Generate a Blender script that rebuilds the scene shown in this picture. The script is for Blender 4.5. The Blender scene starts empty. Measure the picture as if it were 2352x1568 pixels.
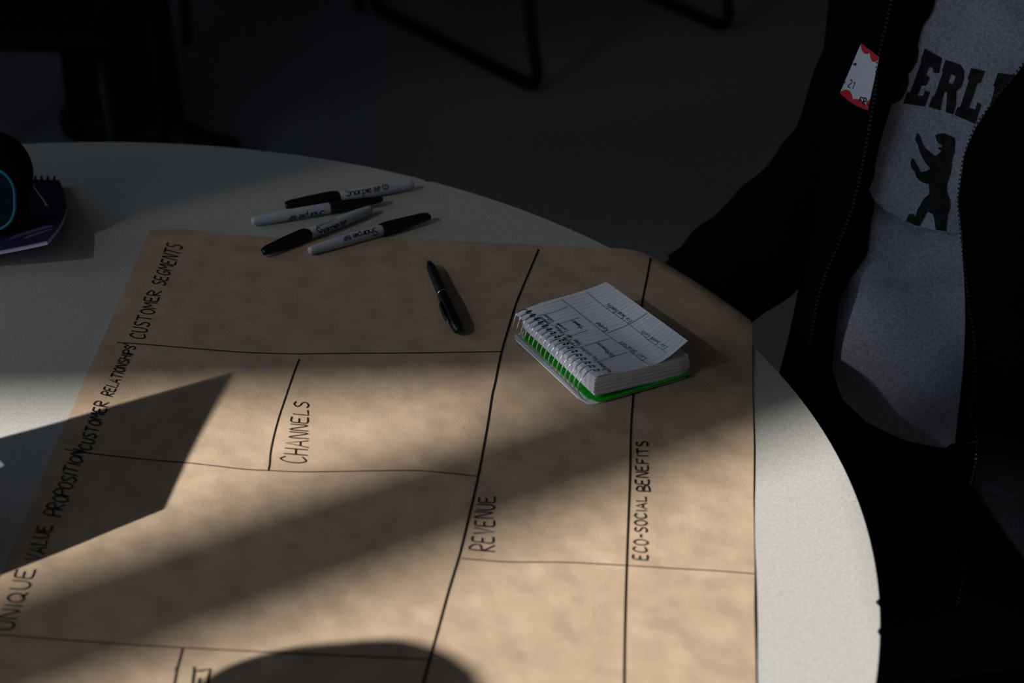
import bpy, bmesh, math, random
import numpy as np
from mathutils import Vector, Matrix
from mathutils.geometry import tessellate_polygon
random.seed(7); np.random.seed(7)
SC = bpy.context.scene
COL = SC.collection

# ------------------------------------------------------------------ camera
FPX = 70/36*2352
PITCH, ROLL = math.radians(30.76573), math.radians(0.904328)
TZ = 0.73
CZ = TZ + 0.9157922
sp, cp, sr_, cr_ = math.sin(PITCH), math.cos(PITCH), math.sin(ROLL), math.cos(ROLL)
A3 = lambda *a: np.array(a, float)
R0, U0, FW = A3(1,0,0), A3(0,sp,cp), A3(0,cp,-sp)
RT, UPV = cr_*R0 + sr_*U0, -sr_*R0 + cr_*U0
CAM = A3(0,0,CZ)
cam = bpy.data.objects.new('camera', bpy.data.cameras.new('camera'))
COL.objects.link(cam); SC.camera = cam
M = Matrix.Identity(4)
for i in range(3):
    M[i][0], M[i][1], M[i][2], M[i][3] = RT[i], UPV[i], -FW[i], CAM[i]
cam.matrix_world = M
cam.data.sensor_width = 36; cam.data.lens = 70
cam.data.clip_start = .05
cam.data.dof.use_dof = True; cam.data.dof.focus_distance = 1.80; cam.data.dof.aperture_fstop = 5.6

# ------------------------------------------------------------------ light
SUN_AZ, SUN_EL = math.radians(33.0), math.radians(35.0)     # direction the light travels / elevation
LX, LY, LTAN = math.cos(SUN_AZ), math.sin(SUN_AZ), math.tan(SUN_EL)
sl = bpy.data.lights.new('sun', 'SUN'); sl.energy = 7.4; sl.angle = math.radians(1.0); sl.color = (1,.96,.905)
so = bpy.data.objects.new('sun', sl); COL.objects.link(so); so.location = (-4,-3,5)
so.rotation_euler = Vector((LX*math.cos(SUN_EL), LY*math.cos(SUN_EL), -math.sin(SUN_EL))).to_track_quat('-Z','Y').to_euler()
W = bpy.data.worlds.new('sky'); SC.world = W; W.use_nodes = True
W.node_tree.nodes['Background'].inputs[0].default_value = (.70,.83,1,1)
W.node_tree.nodes['Background'].inputs[1].default_value = 1.15
SC.view_settings.view_transform = 'Standard'; SC.view_settings.look = 'None'
SC.view_settings.exposure = 0; SC.view_settings.gamma = 1; SC.view_settings.use_curve_mapping = False
STRIP_Y, STRIP_W, SCREEN_EDGE = 1.264, .118, ((-.443,1.420),(.06,1.450))
WX = -2.2                                                     # window wall
def portal(y0, y1, z0, z1):
    l = bpy.data.lights.new('window_portal', 'AREA'); l.shape = 'RECTANGLE'; l.size = y1-y0; l.size_y = z1-z0
    o = bpy.data.objects.new('window_portal', l); COL.objects.link(o)
    o.location = (WX+.03, (y0+y1)/2, (z0+z1)/2)
    o.rotation_euler = Matrix(((0,0,-1),(1,0,0),(0,-1,0))).to_euler()
    l.cycles.is_portal = True
W1 = (-1.5, .62, .95, 2.925); W2 = (1.3, 2.9, .95, 2.4)
portal(*W1); portal(*W2)

# ------------------------------------------------------------------ helpers
def ray(px, py): return FW + RT*(px-1176)/FPX - UPV*(py-784)/FPX
def atz(px, py, z=TZ):
    r = ray(px, py); return CAM + r*((z-CZ)/r[2])
def onplane(px, py, p0, n):
    r = ray(px, py); return CAM + r*(np.dot(p0-CAM, n)/np.dot(r, n))
def onsurf(px, py, f, z=TZ):                                  # where the line of sight meets the surface z = f(x, y)
    for _ in range(30):
        p = atz(px, py, z); z = z + .7*(f(p[0], p[1]) - z)
    return atz(px, py, z)

def material(name, col, rough=.6, spec=.3, metal=0, noise=0, nscale=50, detail=4, bump=0, bscale=200, col2=None, sheen=0):
    m = bpy.data.materials.new(name); m.use_nodes = True
    nt = m.node_tree; b = nt.nodes['Principled BSDF']
    b.inputs['Roughness'].default_value = rough; b.inputs['Metallic'].default_value = metal
    b.inputs['Specular IOR Level'].default_value = spec
    if sheen: b.inputs['Sheen Weight'].default_value = sheen
    b.inputs['Base Color'].default_value = (*col, 1)
    tc = nt.nodes.new('ShaderNodeTexCoord')
    if noise or col2:
        n = nt.nodes.new('ShaderNodeTexNoise'); n.inputs['Scale'].default_value = nscale; n.inputs['Detail'].default_value = detail
        nt.links.new(tc.outputs['Object'], n.inputs['Vector'])
        r = nt.nodes.new('ShaderNodeValToRGB')
        c2 = col2 or tuple(c*(1-noise) for c in col); c1 = col if col2 else tuple(min(1, c*(1+noise)) for c in col)
        r.color_ramp.elements[0].position = .35; r.color_ramp.elements[1].position = .65
        r.color_ramp.elements[0].color = (*c2, 1); r.color_ramp.elements[1].color = (*c1, 1)
        nt.links.new(n.outputs['Fac'], r.inputs[0]); nt.links.new(r.outputs[0], b.inputs['Base Color'])
    if bump:
        n2 = nt.nodes.new('ShaderNodeTexNoise'); n2.inputs['Scale'].default_value = bscale; n2.inputs['Detail'].default_value = 3
        nt.links.new(tc.outputs['Object'], n2.inputs['Vector'])
        bp = nt.nodes.new('ShaderNodeBump'); bp.inputs['Strength'].default_value = bump; bp.inputs['Distance'].default_value = .002
        nt.links.new(n2.outputs['Fac'], bp.inputs['Height']); nt.links.new(bp.outputs[0], b.inputs['Normal'])
    return m

def rootpos(o):
    p = A3(0,0,0)
    while o is not None:
        p = p + A3(*o.location); o = o.parent
    return p
def obj(name, verts, faces, mat, parent=None, smooth=True, local=False, uv=None, matidx=None):
    """one mesh object from world-space (or, with local, parent-space) vertices"""
    me = bpy.data.meshes.new(name)
    v = np.array(verts, float).reshape(-1,3)
    if parent is not None and not local: v = v - rootpos(parent)
    me.from_pydata(v.tolist(), [], [tuple(f) for f in faces])
    for m in (mat if isinstance(mat, (list,tuple)) else [mat]): me.materials.append(m)
    if smooth: me.polygons.foreach_set('use_smooth', [True]*len(me.polygons))
    if matidx is not None: me.polygons.foreach_set('material_index', matidx)
    if uv is not None:
        l = me.uv_layers.new(name='UVMap')
        for lp in me.loops: l.data[lp.index].uv = uv[lp.vertex_index]
    me.update()
    o = bpy.data.objects.new(name, me); COL.objects.link(o)
    if parent is not None: o.parent = parent
    return o
def tag(o, label=None, cat=None, group=None, kind=None):
    if label: o['label'] = label
    if cat: o['category'] = cat
    if group: o['group'] = group
    if kind: o['kind'] = kind
    return o
def thing(name, label, cat, loc=(0,0,0), rotz=0, group=None):
    o = bpy.data.objects.new(name, None); COL.objects.link(o); o.location = loc; o.rotation_euler = (0,0,rotz)
    o.empty_display_size = .05
    return tag(o, label, cat, group)
class MB:                                                     # mesh collector
    def __init__(s): s.v, s.f, s.mi = [], [], []
    def add(s, v, f, mi=0):
        k = len(s.v); s.v += [list(map(float, p)) for p in v]; s.f += [[i+k for i in q] for q in f]; s.mi += [mi]*len(f); return s
    def box(s, lo, hi, mi=0):
        (a,b,c),(d,e,f) = lo,hi
        v = [(a,b,c),(d,b,c),(d,e,c),(a,e,c),(a,b,f),(d,b,f),(d,e,f),(a,e,f)]
        return s.add(v, [(0,3,2,1),(4,5,6,7),(0,1,5,4),(1,2,6,5),(2,3,7,6),(3,0,4,7)], mi)
    def build(s, name, mat, parent=None, smooth=False, **k):
        return obj(name, s.v, s.f, mat, parent, smooth, matidx=s.mi, **k)
def grid_faces(nu, nv, closed_u=False):
    f = []
    for j in range(nv-1):
        for i in range(nu if closed_u else nu-1):
            a, b = j*nu+i, j*nu+(i+1)%nu
            f.append((a, b, b+nu, a+nu))
    return f
def bevel(o, w, seg=2, ang=.6):
    b = o.modifiers.new('bevel','BEVEL'); b.width = w; b.segments = seg; b.limit_method = 'ANGLE'; b.angle_limit = ang
    return o
def solid(o, t, off=-1):
    b = o.modifiers.new('solid','SOLIDIFY'); b.thickness = t; b.offset = off
    e = o.modifiers.new('rim','EDGE_SPLIT'); e.split_angle = 1.0; return o
def subsurf(o, n=1):
    b = o.modifiers.new('sub','SUBSURF'); b.levels = n; b.render_levels = n; return o
def catmull(pts, n=6):
    P = [np.array(p, float) for p in pts]
    if len(P) < 3: 
        return [P[0]*(1-k/n)+P[-1]*(k/n) for k in range(n+1)]
    P = [2*P[0]-P[1]] + P + [2*P[-1]-P[-2]]
    out = []
    for i in range(1, len(P)-2):
        for k in range(n):
            t = k/n; a,b,c,d = P[i-1],P[i],P[i+1],P[i+2]
            out.append(.5*((2*b)+(c-a)*t+(2*a-5*b+4*c-d)*t*t+(3*b-a-3*c+d)*t**3))
    out.append(P[-2]); return out
def frames(pts):
    P = [np.array(p, float) for p in pts]; out = []; N = None
    for i in range(len(P)):
        T = P[min(i+1,len(P)-1)]-P[max(i-1,0)]; T = T/(np.linalg.norm(T)+1e-12)
        if N is None:
            N = np.cross(T, A3(0,0,1) if abs(T[2]) < .9 else A3(1,0,0))
        N = N - T*np.dot(N,T); N /= np.linalg.norm(N)+1e-12
        out.append((P[i], T, N, np.cross(T,N)))
    return out
def tube(pts, rad, n=12, cap=True, mb=None):
    fr = frames(pts); mb = mb or MB(); v, f = [], []
    rr = rad if hasattr(rad, '__len__') else [rad]*len(fr)
    for (p,T,N,B), r in zip(fr, rr):
        for k in range(n):
            a = 2*math.pi*k/n; v.append(p + N*r*math.cos(a) + B*r*math.sin(a))
    f = grid_faces(n, len(fr), True)
    if cap: f += [tuple(range(n))[::-1], tuple(range((len(fr)-1)*n, len(fr)*n))]
    return mb.add(v, f)
def lathe_x(prof, n=20, mb=None):                             # profile (x, r) revolved about X
    mb = mb or MB(); v = []
    for x, r in prof:
        for k in range(n):
            a = 2*math.pi*k/n; v.append((x, r*math.sin(a), r*math.cos(a)))
    f = [q[::-1] for q in grid_faces(n, len(prof), True)]
    f += [tuple(range(n)), tuple(range((len(prof)-1)*n, len(prof)*n))[::-1]]
    return mb.add(v, f)
def ribbon(pts, hw, nrm, mb=None, taper=.0):
    """flat ink stroke along 3-D points, half width hw, lying in the surface with normal(s) nrm"""
    mb = mb or MB(); P = [np.array(p, float) for p in pts]
    if len(P) < 2: return mb
    nn = nrm if isinstance(nrm, list) else [np.array(nrm, float)]*len(P)
    v = []
    for i in range(len(P)):
        T = P[min(i+1,len(P)-1)]-P[max(i-1,0)]; T /= np.linalg.norm(T)+1e-12
        S = np.cross(nn[i], T); S /= np.linalg.norm(S)+1e-12
        h = hw*(1-taper*(i in (0,len(P)-1)))
        v += [P[i]-S*h, P[i]+S*h]
    # extend ends a little
    f = [(2*i, 2*i+2, 2*i+3, 2*i+1) for i in range(len(P)-1)]
    return mb.add(v, f)

# hand-printed stroke font: polylines on a unit-high cell
FONT = {
'A':"0,0 .27,1 .56,0;.1,.36 .47,.36", 'B':"0,0 0,1 .38,.93 .4,.62 0,.52 .46,.4 .46,.1 0,0", 'C':".52,.82 .3,1 .08,.72 .04,.3 .22,.02 .55,.16",
'D':"0,0 0,1 .42,.8 .48,.3 0,0", 'E':".45,1 .05,.98 .0,.55 .02,.06 .5,.02;.02,.53 .36,.54", 'F':"0,0 .02,1 .5,1;0,.52 .36,.54",
'G':".5,.84 .28,1 .05,.7 .05,.25 .26,.0 .5,.2 .5,.45 .26,.45", 'H':"0,0 .02,1;.46,0 .48,1;0,.5 .47,.52", 'I':".06,0 .06,1",
'K':"0,0 0,1;.45,1 0,.45 .46,0", 'L':".02,1 0,.03 .44,.06", 'M':"0,0 .06,1 .3,.4 .54,1 .6,0", 'N':"0,0 .04,1 .44,.03 .48,1",
'O':".26,1 .04,.72 .05,.26 .26,0 .48,.26 .48,.74 .26,1", 'P':"0,0 0,1 .4,.94 .44,.62 0,.48", 'Q':".26,1 .04,.72 .05,.26 .26,.05 .48,.3 .48,.74 .26,1;.3,.26 .58,-.06",
'R':"0,0 0,1 .4,.93 .42,.62 .02,.5 .5,0", 'S':".46,.9 .24,1 .05,.8 .16,.58 .4,.42 .44,.16 .22,0 .0,.12", 'T':"-.02,.98 .56,1;.27,1 .26,0",
'U':"0,1 .02,.28 .2,0 .42,.2 .46,1", 'V':"0,1 .24,0 .5,1", 'W':"0,1 .15,0 .3,.7 .45,0 .6,1", 'Y':"0,1 .24,.5;.5,1 .2,0", '-':".06,.48 .4,.5", '/':"0,0 .2,1",
'1':".05,.75 .25,1 .2,0", '2':".05,.8 .25,1 .42,.78 .3,.45 .0,.03 .46,.0",
'a':".4,.5 .18,.55 .03,.3 .1,.03 .3,.08 .4,.5 .42,.02", 'b':"0,1 .02,.02 .3,.05 .36,.35 .2,.5 .02,.35", 'c':".36,.45 .16,.52 .03,.25 .14,.02 .38,.1",
'd':".4,.45 .16,.52 .03,.25 .14,.02 .36,.1 .42,1 .42,0", 'e':".04,.28 .36,.32 .3,.5 .12,.5 .03,.22 .16,.01 .38,.1", 'f':".36,.95 .2,1 .14,.7 .12,-.1;0,.5 .32,.52",
'g':".38,.45 .16,.52 .04,.28 .16,.06 .36,.2 .38,.5 .36,-.2 .12,-.32 .0,-.2", 'h':"0,1 0,0;0,.35 .2,.52 .34,.4 .36,0", 'i':".06,.5 .06,0;.06,.7 .07,.76", 'k':"0,1 0,0;.32,.5 .02,.25 .34,0",
'l':".06,1 .05,.05 .16,0", 'm':"0,.5 0,0;0,.35 .14,.5 .24,.4 .25,0;.25,.36 .4,.5 .5,.4 .5,0", 'n':"0,.5 0,0;0,.35 .2,.52 .34,.4 .36,0", 'o':".2,.52 .03,.28 .18,0 .37,.25 .2,.52",
'p':".0,.5 .0,-.4;0,.38 .2,.52 .37,.3 .2,.02 0,.1", 'q':".38,.5 .16,.5 .03,.25 .18,.02 .37,.2;.38,.5 .38,-.4", 'r':"0,.5 .02,0;.02,.32 .15,.5 .3,.46", 's':".32,.46 .14,.52 .05,.38 .3,.18 .2,.01 .0,.07",
't':".14,.9 .12,.1 .3,.02;0,.55 .3,.56", 'u':"0,.5 .03,.1 .18,.0 .34,.2;.36,.5 .36,0", 'v':"0,.5 .16,0 .34,.5", 'x':"0,.5 .34,0;.34,.5 0,0", 'y':"0,.5 .16,.08;.36,.5 .08,-.36", ' ':""}
def layout(text, gap=.17, jit=0):
    """strokes [(x, y) ...] of a word, and its total width"""
    x, out = 0, []
    for ch in text:
        st = [[tuple(map(float, q.split(','))) for q in s.split()] for s in FONT.get(ch, '').split(';') if s]
        w = max([p[0] for s in st for p in s] or [.35])
        dy = random.uniform(-jit, jit); sc = 1+random.uniform(-jit, jit)
        for s in st: out.append([(x+px, dy+py*sc) for px, py in s])
        x += w + gap
    return out, x-gap
def smooth2(s, n=4): return [tuple(p) for p in catmull(s, n)] if len(s) > 3 else s
def quad_text(text, B0, B1, T0, T1, place, hw, nrm, mb, gap=.17, jit=.05, rounds=True):
    st, w = layout(text, gap, jit); B0,B1,T0,T1 = [np.array(q, float) for q in (B0,B1,T0,T1)]
    for s in st:
        if rounds: s = smooth2(s)
        if len(s) == 2: s = [s[0], tuple((np.array(s[0])+np.array(s[1]))/2), s[1]]
        pts = []
        for x, y in s:
            k = x/w; q = (B0*(1-k)+B1*k)*(1-y) + (T0*(1-k)+T1*k)*y
            pts.append(place(q[0], q[1]))
        ribbon(pts, hw, nrm, mb)

# ------------------------------------------------------------------ materials
m_floor = None
m_wall = material('dark_plaster', (.30,.30,.31), .9, .1, noise=.06, nscale=20)
m_ceil = material('grey_ceiling_paint', (.4,.4,.4), .9, .1, noise=.04, nscale=20)
m_screen = material('added_sun_screen', (.12,.11,.1), .9, .1, noise=.1, nscale=40)
def leak_sun(m, through):                                    # mixes in transparency so the added screens leak some sun
    nt = m.node_tree; t = nt.nodes.new('ShaderNodeBsdfTransparent'); mx = nt.nodes.new('ShaderNodeMixShader'); mx.inputs[0].default_value = through
    nt.links.new(nt.nodes['Principled BSDF'].outputs[0], mx.inputs[1]); nt.links.new(t.outputs[0], mx.inputs[2]); nt.links.new(mx.outputs[0], nt.nodes['Material Output'].inputs[0])
leak_sun(m_screen, .198)
m_frame = material('window_frame_paint', (.12,.12,.12), .6, .2, noise=.05)
m_blocker = material('sun_blocker_grey', (.12,.11,.1), .9, .1, noise=.1, nscale=8)
m_table = material('speckled_laminate', (.49,.48,.45), .55, .25, col2=(.385,.378,.35), nscale=560, detail=2)
m_edge = material('table_edge_band', (.42,.36,.28), .6, .2, noise=.2, nscale=60)
m_steel = material('grey_powder_coat', (.05,.05,.055), .4, .4, noise=.1)
m_kraft = material('kraft_paper', (.48,.36,.252), .75, .18, col2=(.405,.30,.208), nscale=38, detail=7, bump=.25, bscale=900)
def crinkle(m, scale, strength, dist):                         # broad soft undulation of a handled sheet
    nt = m.node_tree; b = nt.nodes['Principled BSDF']; tc = nt.nodes.new('ShaderNodeTexCoord'); n = nt.nodes.new('ShaderNodeTexNoise')
    n.inputs['Scale'].default_value = scale; n.inputs['Detail'].default_value = 1.5; n.inputs['Roughness'].default_value = .4
    nt.links.new(tc.outputs['Object'], n.inputs['Vector']); bp = nt.nodes.new('ShaderNodeBump'); bp.inputs['Strength'].default_value = strength; bp.inputs['Distance'].default_value = dist
    nt.links.new(n.outputs['Fac'], bp.inputs['Height'])
    if b.inputs['Normal'].links: nt.links.new(bp.outputs[0], b.inputs['Normal'].links[0].from_node.inputs['Normal'])
    else: nt.links.new(bp.outputs[0], b.inputs['Normal'])
crinkle(m_kraft, 30, .55, .0045)
m_ink = material('black_marker_ink', (.012,.011,.012), .55, .25, noise=.2, nscale=300)
m_ink2 = material('dry_black_ink', (.02,.017,.017), .8, .1, noise=.2, nscale=300)
m_penink = material('blue_black_pen_ink', (.02,.022,.04), .7, .1, noise=.2, nscale=300)
m_ruled = material('pale_rule_ink', (.42,.44,.54), .8, .1, noise=.05)
m_rule2 = material('pencil_grey_ink', (.09,.095,.13), .8, .1, noise=.1)
m_page = material('white_paper', (.82,.86,.94), .7, .2, noise=.02, nscale=80)
m_pageb = material('page_edges', (.84,.86,.92), .8, .15, noise=.05, nscale=400)
m_green = material('green_card_cover', (.008,.40,.012), .35, .4, noise=.08, nscale=60)
m_wire = material('steel_wire', (.90,.91,.94), .22, .5, metal=1, noise=.05)
m_hole = material('punched_hole_shade', (.05,.055,.075), .9, .05, noise=.1)
m_barrel = material('grey_white_plastic', (.50,.535,.60), .38, .4, noise=.02)
m_black = material('black_plastic', (.006,.006,.007), .32, .5, noise=.1)
m_black2 = material('satin_black_plastic', (.008,.008,.009), .45, .4, noise=.1)
m_chrome = material('polished_chrome', (.75,.76,.78), .15, .5, metal=1, noise=.03)
m_print = material('black_print', (.012,.013,.02), .6, .2, noise=.1)
m_case = material('dark_teal_mesh_cloth', (.006,.016,.022), .85, .1, noise=.3, nscale=400)
m_caseb = material('dark_navy_cloth', (.006,.007,.012), .85, .1, noise=.2, nscale=300)
m_piping = material('teal_piping', (.01,.20,.32), .6, .3, noise=.1)
m_purple = material('indigo_gloss_cover', (.022,.018,.06), .25, .5, noise=.3, nscale=18)
m_lilac = material('lilac_cover_print', (.12,.10,.2), .3, .5, noise=.1)
m_lav = material('lavender_white_page', (.62,.60,.78), .7, .2, noise=.05, nscale=200)
m_shirt = material('heather_grey_jersey', (.47,.50,.62), .95, .05, col2=(.29,.31,.395), nscale=420, detail=5, bump=.5, bscale=900)
m_shprint = material('cracked_black_print', (.016,.017,.019), .7, .15, noise=.5, nscale=160, detail=6)
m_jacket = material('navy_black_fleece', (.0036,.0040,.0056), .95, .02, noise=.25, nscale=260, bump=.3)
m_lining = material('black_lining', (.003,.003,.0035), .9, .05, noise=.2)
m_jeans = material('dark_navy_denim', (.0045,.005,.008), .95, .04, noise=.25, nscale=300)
m_brown = material('dark_brown_cloth', (.008,.007,.006), .95, .04, noise=.2, nscale=200)
m_shoe = material('black_leather', (.008,.008,.008), .5, .3, noise=.2)
m_skin = material('skin', (.45,.28,.2), .55, .3, noise=.05, nscale=90)
m_hair = material('dark_brown_hair', (.03,.018,.01), .6, .3, noise=.4, nscale=90)
m_tooth = material('zip_teeth', (.007,.0072,.008), .5, .25, noise=.1)
m_badge = material('white_sticker_paper', (.72,.77,.86), .6, .25, noise=.02)
m_red = material('red_sticker_print', (.62,.03,.045), .55, .3, noise=.05)
m_tube = material('black_steel_tube', (.004,.004,.0045), .5, .3, noise=.1)
m_seat = material('black_upholstery', (.005,.005,.006), .9, .08, noise=.2, nscale=200)
m_bottle = material('grey_steel_bottle', (.12,.13,.15), .35, .4, metal=.6, noise=.05)

def floor_material():
    m = bpy.data.materials.new('carpet_floor'); m.use_nodes = True; nt = m.node_tree; b = nt.nodes['Principled BSDF']
    b.inputs['Roughness'].default_value = .95; b.inputs['Specular IOR Level'].default_value = .05
    tc = nt.nodes.new('ShaderNodeTexCoord'); sx = nt.nodes.new('ShaderNodeSeparateXYZ'); nt.links.new(tc.outputs['Object'], sx.inputs[0])
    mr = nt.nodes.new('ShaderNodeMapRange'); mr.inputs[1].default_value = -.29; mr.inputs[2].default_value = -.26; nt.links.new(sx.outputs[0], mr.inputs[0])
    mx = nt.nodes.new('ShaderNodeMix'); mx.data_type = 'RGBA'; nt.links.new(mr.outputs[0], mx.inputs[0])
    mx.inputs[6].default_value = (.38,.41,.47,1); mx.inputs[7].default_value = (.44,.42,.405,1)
    n = nt.nodes.new('ShaderNodeTexNoise'); n.inputs['Scale'].default_value = 60; n.inputs['Detail'].default_value = 6; nt.links.new(tc.outputs['Object'], n.inputs[0])
    mm = nt.nodes.new('ShaderNodeMix'); mm.data_type = 'RGBA'; mm.blend_type = 'MULTIPLY'; mm.inputs[0].default_value = .3
    nt.links.new(mx.outputs[2], mm.inputs[6]); nt.links.new(n.outputs['Fac'], mm.inputs[7]); nt.links.new(mm.outputs[2], b.inputs['Base Color'])
    return m
m_floor = floor_material()

# ------------------------------------------------------------------ room
X1, Y0, Y1, ZC = 3.6, -2.6, 6.0, 3.5
def struct(name, mb, mat, **k):
    return tag(mb.build(name, mat, **k), kind='structure')
struct('floor', MB().box((WX-.12,Y0-.12,-.06),(X1+.12,Y1+.12,0)), m_floor)
struct('ceiling', MB().box((WX-.12,Y0-.12,ZC),(X1+.12,Y1+.12,ZC+.1)), m_ceil)
struct('wall_right', MB().box((X1,Y0,0),(X1+.12,Y1,ZC)), m_wall)
struct('wall_back', MB().box((WX,Y1,0),(X1,Y1+.12,ZC)), m_wall)
struct('wall_front', MB().box((WX,Y0-.12,0),(X1,Y0,ZC)), m_wall)
wl = MB()
wt = WX-.12
wl.box((wt,Y0,0),(WX,Y1,W1[2])).box((wt,Y0,W1[3]),(WX,Y1,ZC)).box((wt,Y0,W1[2]),(WX,W1[0],W1[3]))
wl.box((wt,W1[1],W1[2]),(WX,W2[0],W1[3])).box((wt,W2[1],W1[2]),(WX,Y1,W1[3])).box((wt,W2[0],W2[3]),(WX,W2[1],W1[3]))
struct('wall_left', wl, m_wall)
post = MB().box((wt+.02,W1[0],W1[2]),(WX-.02,W1[0]+.05,W1[3]))
post.box((wt+.02,W1[1]-.05,W1[2]),(WX-.02,W1[1],W1[3])).box((wt+.02,W1[0],W1[2]),(WX-.02,W1[1],W1[2]+.05))
struct('window_1', post, m_frame)
p2 = MB()
for y in (W2[0], (W2[0]+W2[1])/2-.03, W2[1]-.06): p2.box((wt+.02,y,W2[2]),(WX-.02,y+.06,W2[3]))
p2.box((wt+.02,W2[0],W2[2]),(WX-.02,W2[1],W2[2]+.06)).box((wt+.02,W2[0],W2[3]-.06),(WX-.02,W2[1],W2[3]))
struct('window_2', p2, m_frame)
# added unseen slab that keeps direct sun out of the second window
struct('sun_blocker_1', MB().box((WX-3.2,.72,-.5),(WX-.14,1.02,6.5)), m_blocker)
# added unseen screens: a strip and a slant-edged sheet, shaped to shade the table
XO = -3.9
def out_hit(x, y):                                             # where the sun ray through table point (x, y) crosses the plane of the added screens
    d = (x-XO)/LX; return A3(XO, y-d*LY, TZ+d*LTAN)
pc_ = out_hit(-.058, STRIP_Y); hw_ = STRIP_W/2
struct('sun_blocker_2', MB().box((XO-.09, pc_[1]-hw_, -.5), (XO+.01, pc_[1]+hw_, 6.4)), m_screen)
pa, pb = out_hit(*SCREEN_EDGE[0]), out_hit(*SCREEN_EDGE[1]); sl_ = (pb[1]-pa[1])/(pb[2]-pa[2])
yy = lambda z: pa[1]+sl_*(z-pa[2])
gv = []
for x in (XO-.06, XO): gv += [(x, yy(1.2), 1.2), (x, 1.02, 1.2), (x, 1.02, 6.4), (x, yy(6.4), 6.4)]
struct('sun_blocker_3', MB().add(gv, [(0,1,2,3),(4,7,6,5),(0,4,5,1),(1,5,6,2),(2,6,7,3),(3,7,4,0)]), m_screen)
# ------------------------------------------------------------------ table
TC, TR = A3(-.4177, 1.2470, 0), .6974
tb = thing('round_table', 'round meeting table with pale speckled laminate top and chipped edge', 'table', (TC[0],TC[1],0))
n = 900; v = []
chips = {int(n*math.atan2(*(atz(px,py)-TC)[[1,0]])/(2*math.pi))%n: d for px,py,d in ((978,409,.0035),(2023,1386,.003),(2020,1452,.002),(602,346,.0025))}
ring = []
for lv, (dr, dz) in enumerate([(0,-.001),(-.0006,0)]):
    for k in range(n):
        a = 2*math.pi*k/n; r = TR+dr-chips.get(k,0); v.append((TC[0]+r*math.cos(a), TC[1]+r*math.sin(a), TZ+dz))
v2 = [(TC[0]+(TR-.02)*math.cos(2*math.pi*k/n), TC[1]+(TR-.02)*math.sin(2*math.pi*k/n), TZ) for k in range(n)]
v += v2
f = grid_faces(n, 3, True) + [tuple(range(2*n, 3*n))]
v += [(TC[0]+(TR-.0006)*math.cos(2*math.pi*k/n), TC[1]+(TR-.0006)*math.sin(2*math.pi*k/n), TZ-.001) for k in range(n)]
obj('tabletop', v, f, m_table, tb, smooth=False)
v = []
for r, z in [(TR-.001,TZ-.0012),(TR-.0002,TZ-.004),(TR-.0002,TZ-.024),(TR-.003,TZ-.027),(TR-.3,TZ-.027)]:
    for k in range(n):
        a = 2*math.pi*k/n; rr = r-(chips.get(k,0) if z > TZ-.01 else 0); v.append((TC[0]+rr*math.cos(a), TC[1]+rr*math.sin(a), z))
obj('edge_band', v, [q[::-1] for q in grid_faces(n,5,True)] + [tuple(range(4*n,5*n))[::-1]], m_edge, tb, smooth=False)
tube([(TC[0],TC[1],.03),(TC[0],TC[1],.702)], .045, 24).build('column', m_steel, tb, smooth=True)
bs = MB()
for k in range(4):
    a = math.pi/4+k*math.pi/2; d = A3(math.cos(a),math.sin(a),0); s = A3(-d[1],d[0],0)
    c0, c1 = TC+d*.03, TC+d*.36
    vv = []
    for c, h, w in ((c0,.07,.035),(c1,.03,.022)):
        vv += [c-s*w+A3(0,0,.0), c+s*w, c+s*w+A3(0,0,h), c-s*w+A3(0,0,h)]
    q = MB().add(vv, [(0,1,2,3),(4,7,6,5),(0,4,5,1),(1,5,6,2),(2,6,7,3),(3,7,4,0)])
    bevel(q.build('foot', m_steel, tb), .004)

# ------------------------------------------------------------------ kraft paper
KO = .0009
RHO = .05
def wav(x, y):
    return .00035*(math.sin(23*x+9*y+1)+math.sin(31*y-14*x)+math.sin(47*x+3)*math.sin(41*y+1)) + .0007
def kz(x, y):
    d = math.hypot(x-TC[0], y-TC[1])-TR-.001
    z = TZ+KO+wav(x,y)
    if d > 0: z -= RHO-math.sqrt(max(RHO*RHO-min(d,RHO*.86)**2, 0)) + max(0, d-RHO*.86)*1.7
    return z
def bend(x, y):                                                # lay a flat sheet point over the table edge
    dx, dy = x-TC[0], y-TC[1]; r = math.hypot(dx,dy); d = r-TR-.001
    if d <= 0: return A3(x, y, TZ+KO+wav(x,y))
    th = min(d/RHO, 1.45); h = RHO*math.sin(th); dz = RHO*(1-math.cos(th)); ex = d-th*RHO
    h += max(ex,0)*math.cos(1.45); dz += max(ex,0)*math.sin(1.45)
    k = (TR+.001+h)/r
    return A3(TC[0]+dx*k, TC[1]+dy*k, TZ+KO+wav(x,y)-dz)
kp = thing('kraft_paper_sheet', 'large brown kraft paper sheet with hand drawn boxes and capital headings on table', 'paper', (-.08,1.3,TZ))
top_px = [(345,532),(420,530),(520,541),(640,548),(760,551),(900,548),(1010,554),(1050,557),(1160,561),(1300,568),(1438,575)]
top_w = [atz(*q) for q in top_px] + [A3(.19,1.7075,TZ), A3(.2435,1.706,TZ)]
left_w = [atz(345,532), atz(300,633), atz(246,760), atz(181,905), atz(120,1045), atz(0,1330)]
l_dir = (left_w[-1]-left_w[0])/(left_w[-1][1]-left_w[0][1])
left_w.append(left_w[0]+l_dir*(.63-left_w[0][1]))
right_w = [A3(.2435,1.706,TZ), A3(.2225,1.60,TZ), atz(1727,787), atz(1728,900), atz(1731,1030), atz(1730,1150), atz(1733,1300), atz(1732,1400), atz(1736,1568), A3(.139,.63,TZ)]
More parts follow.
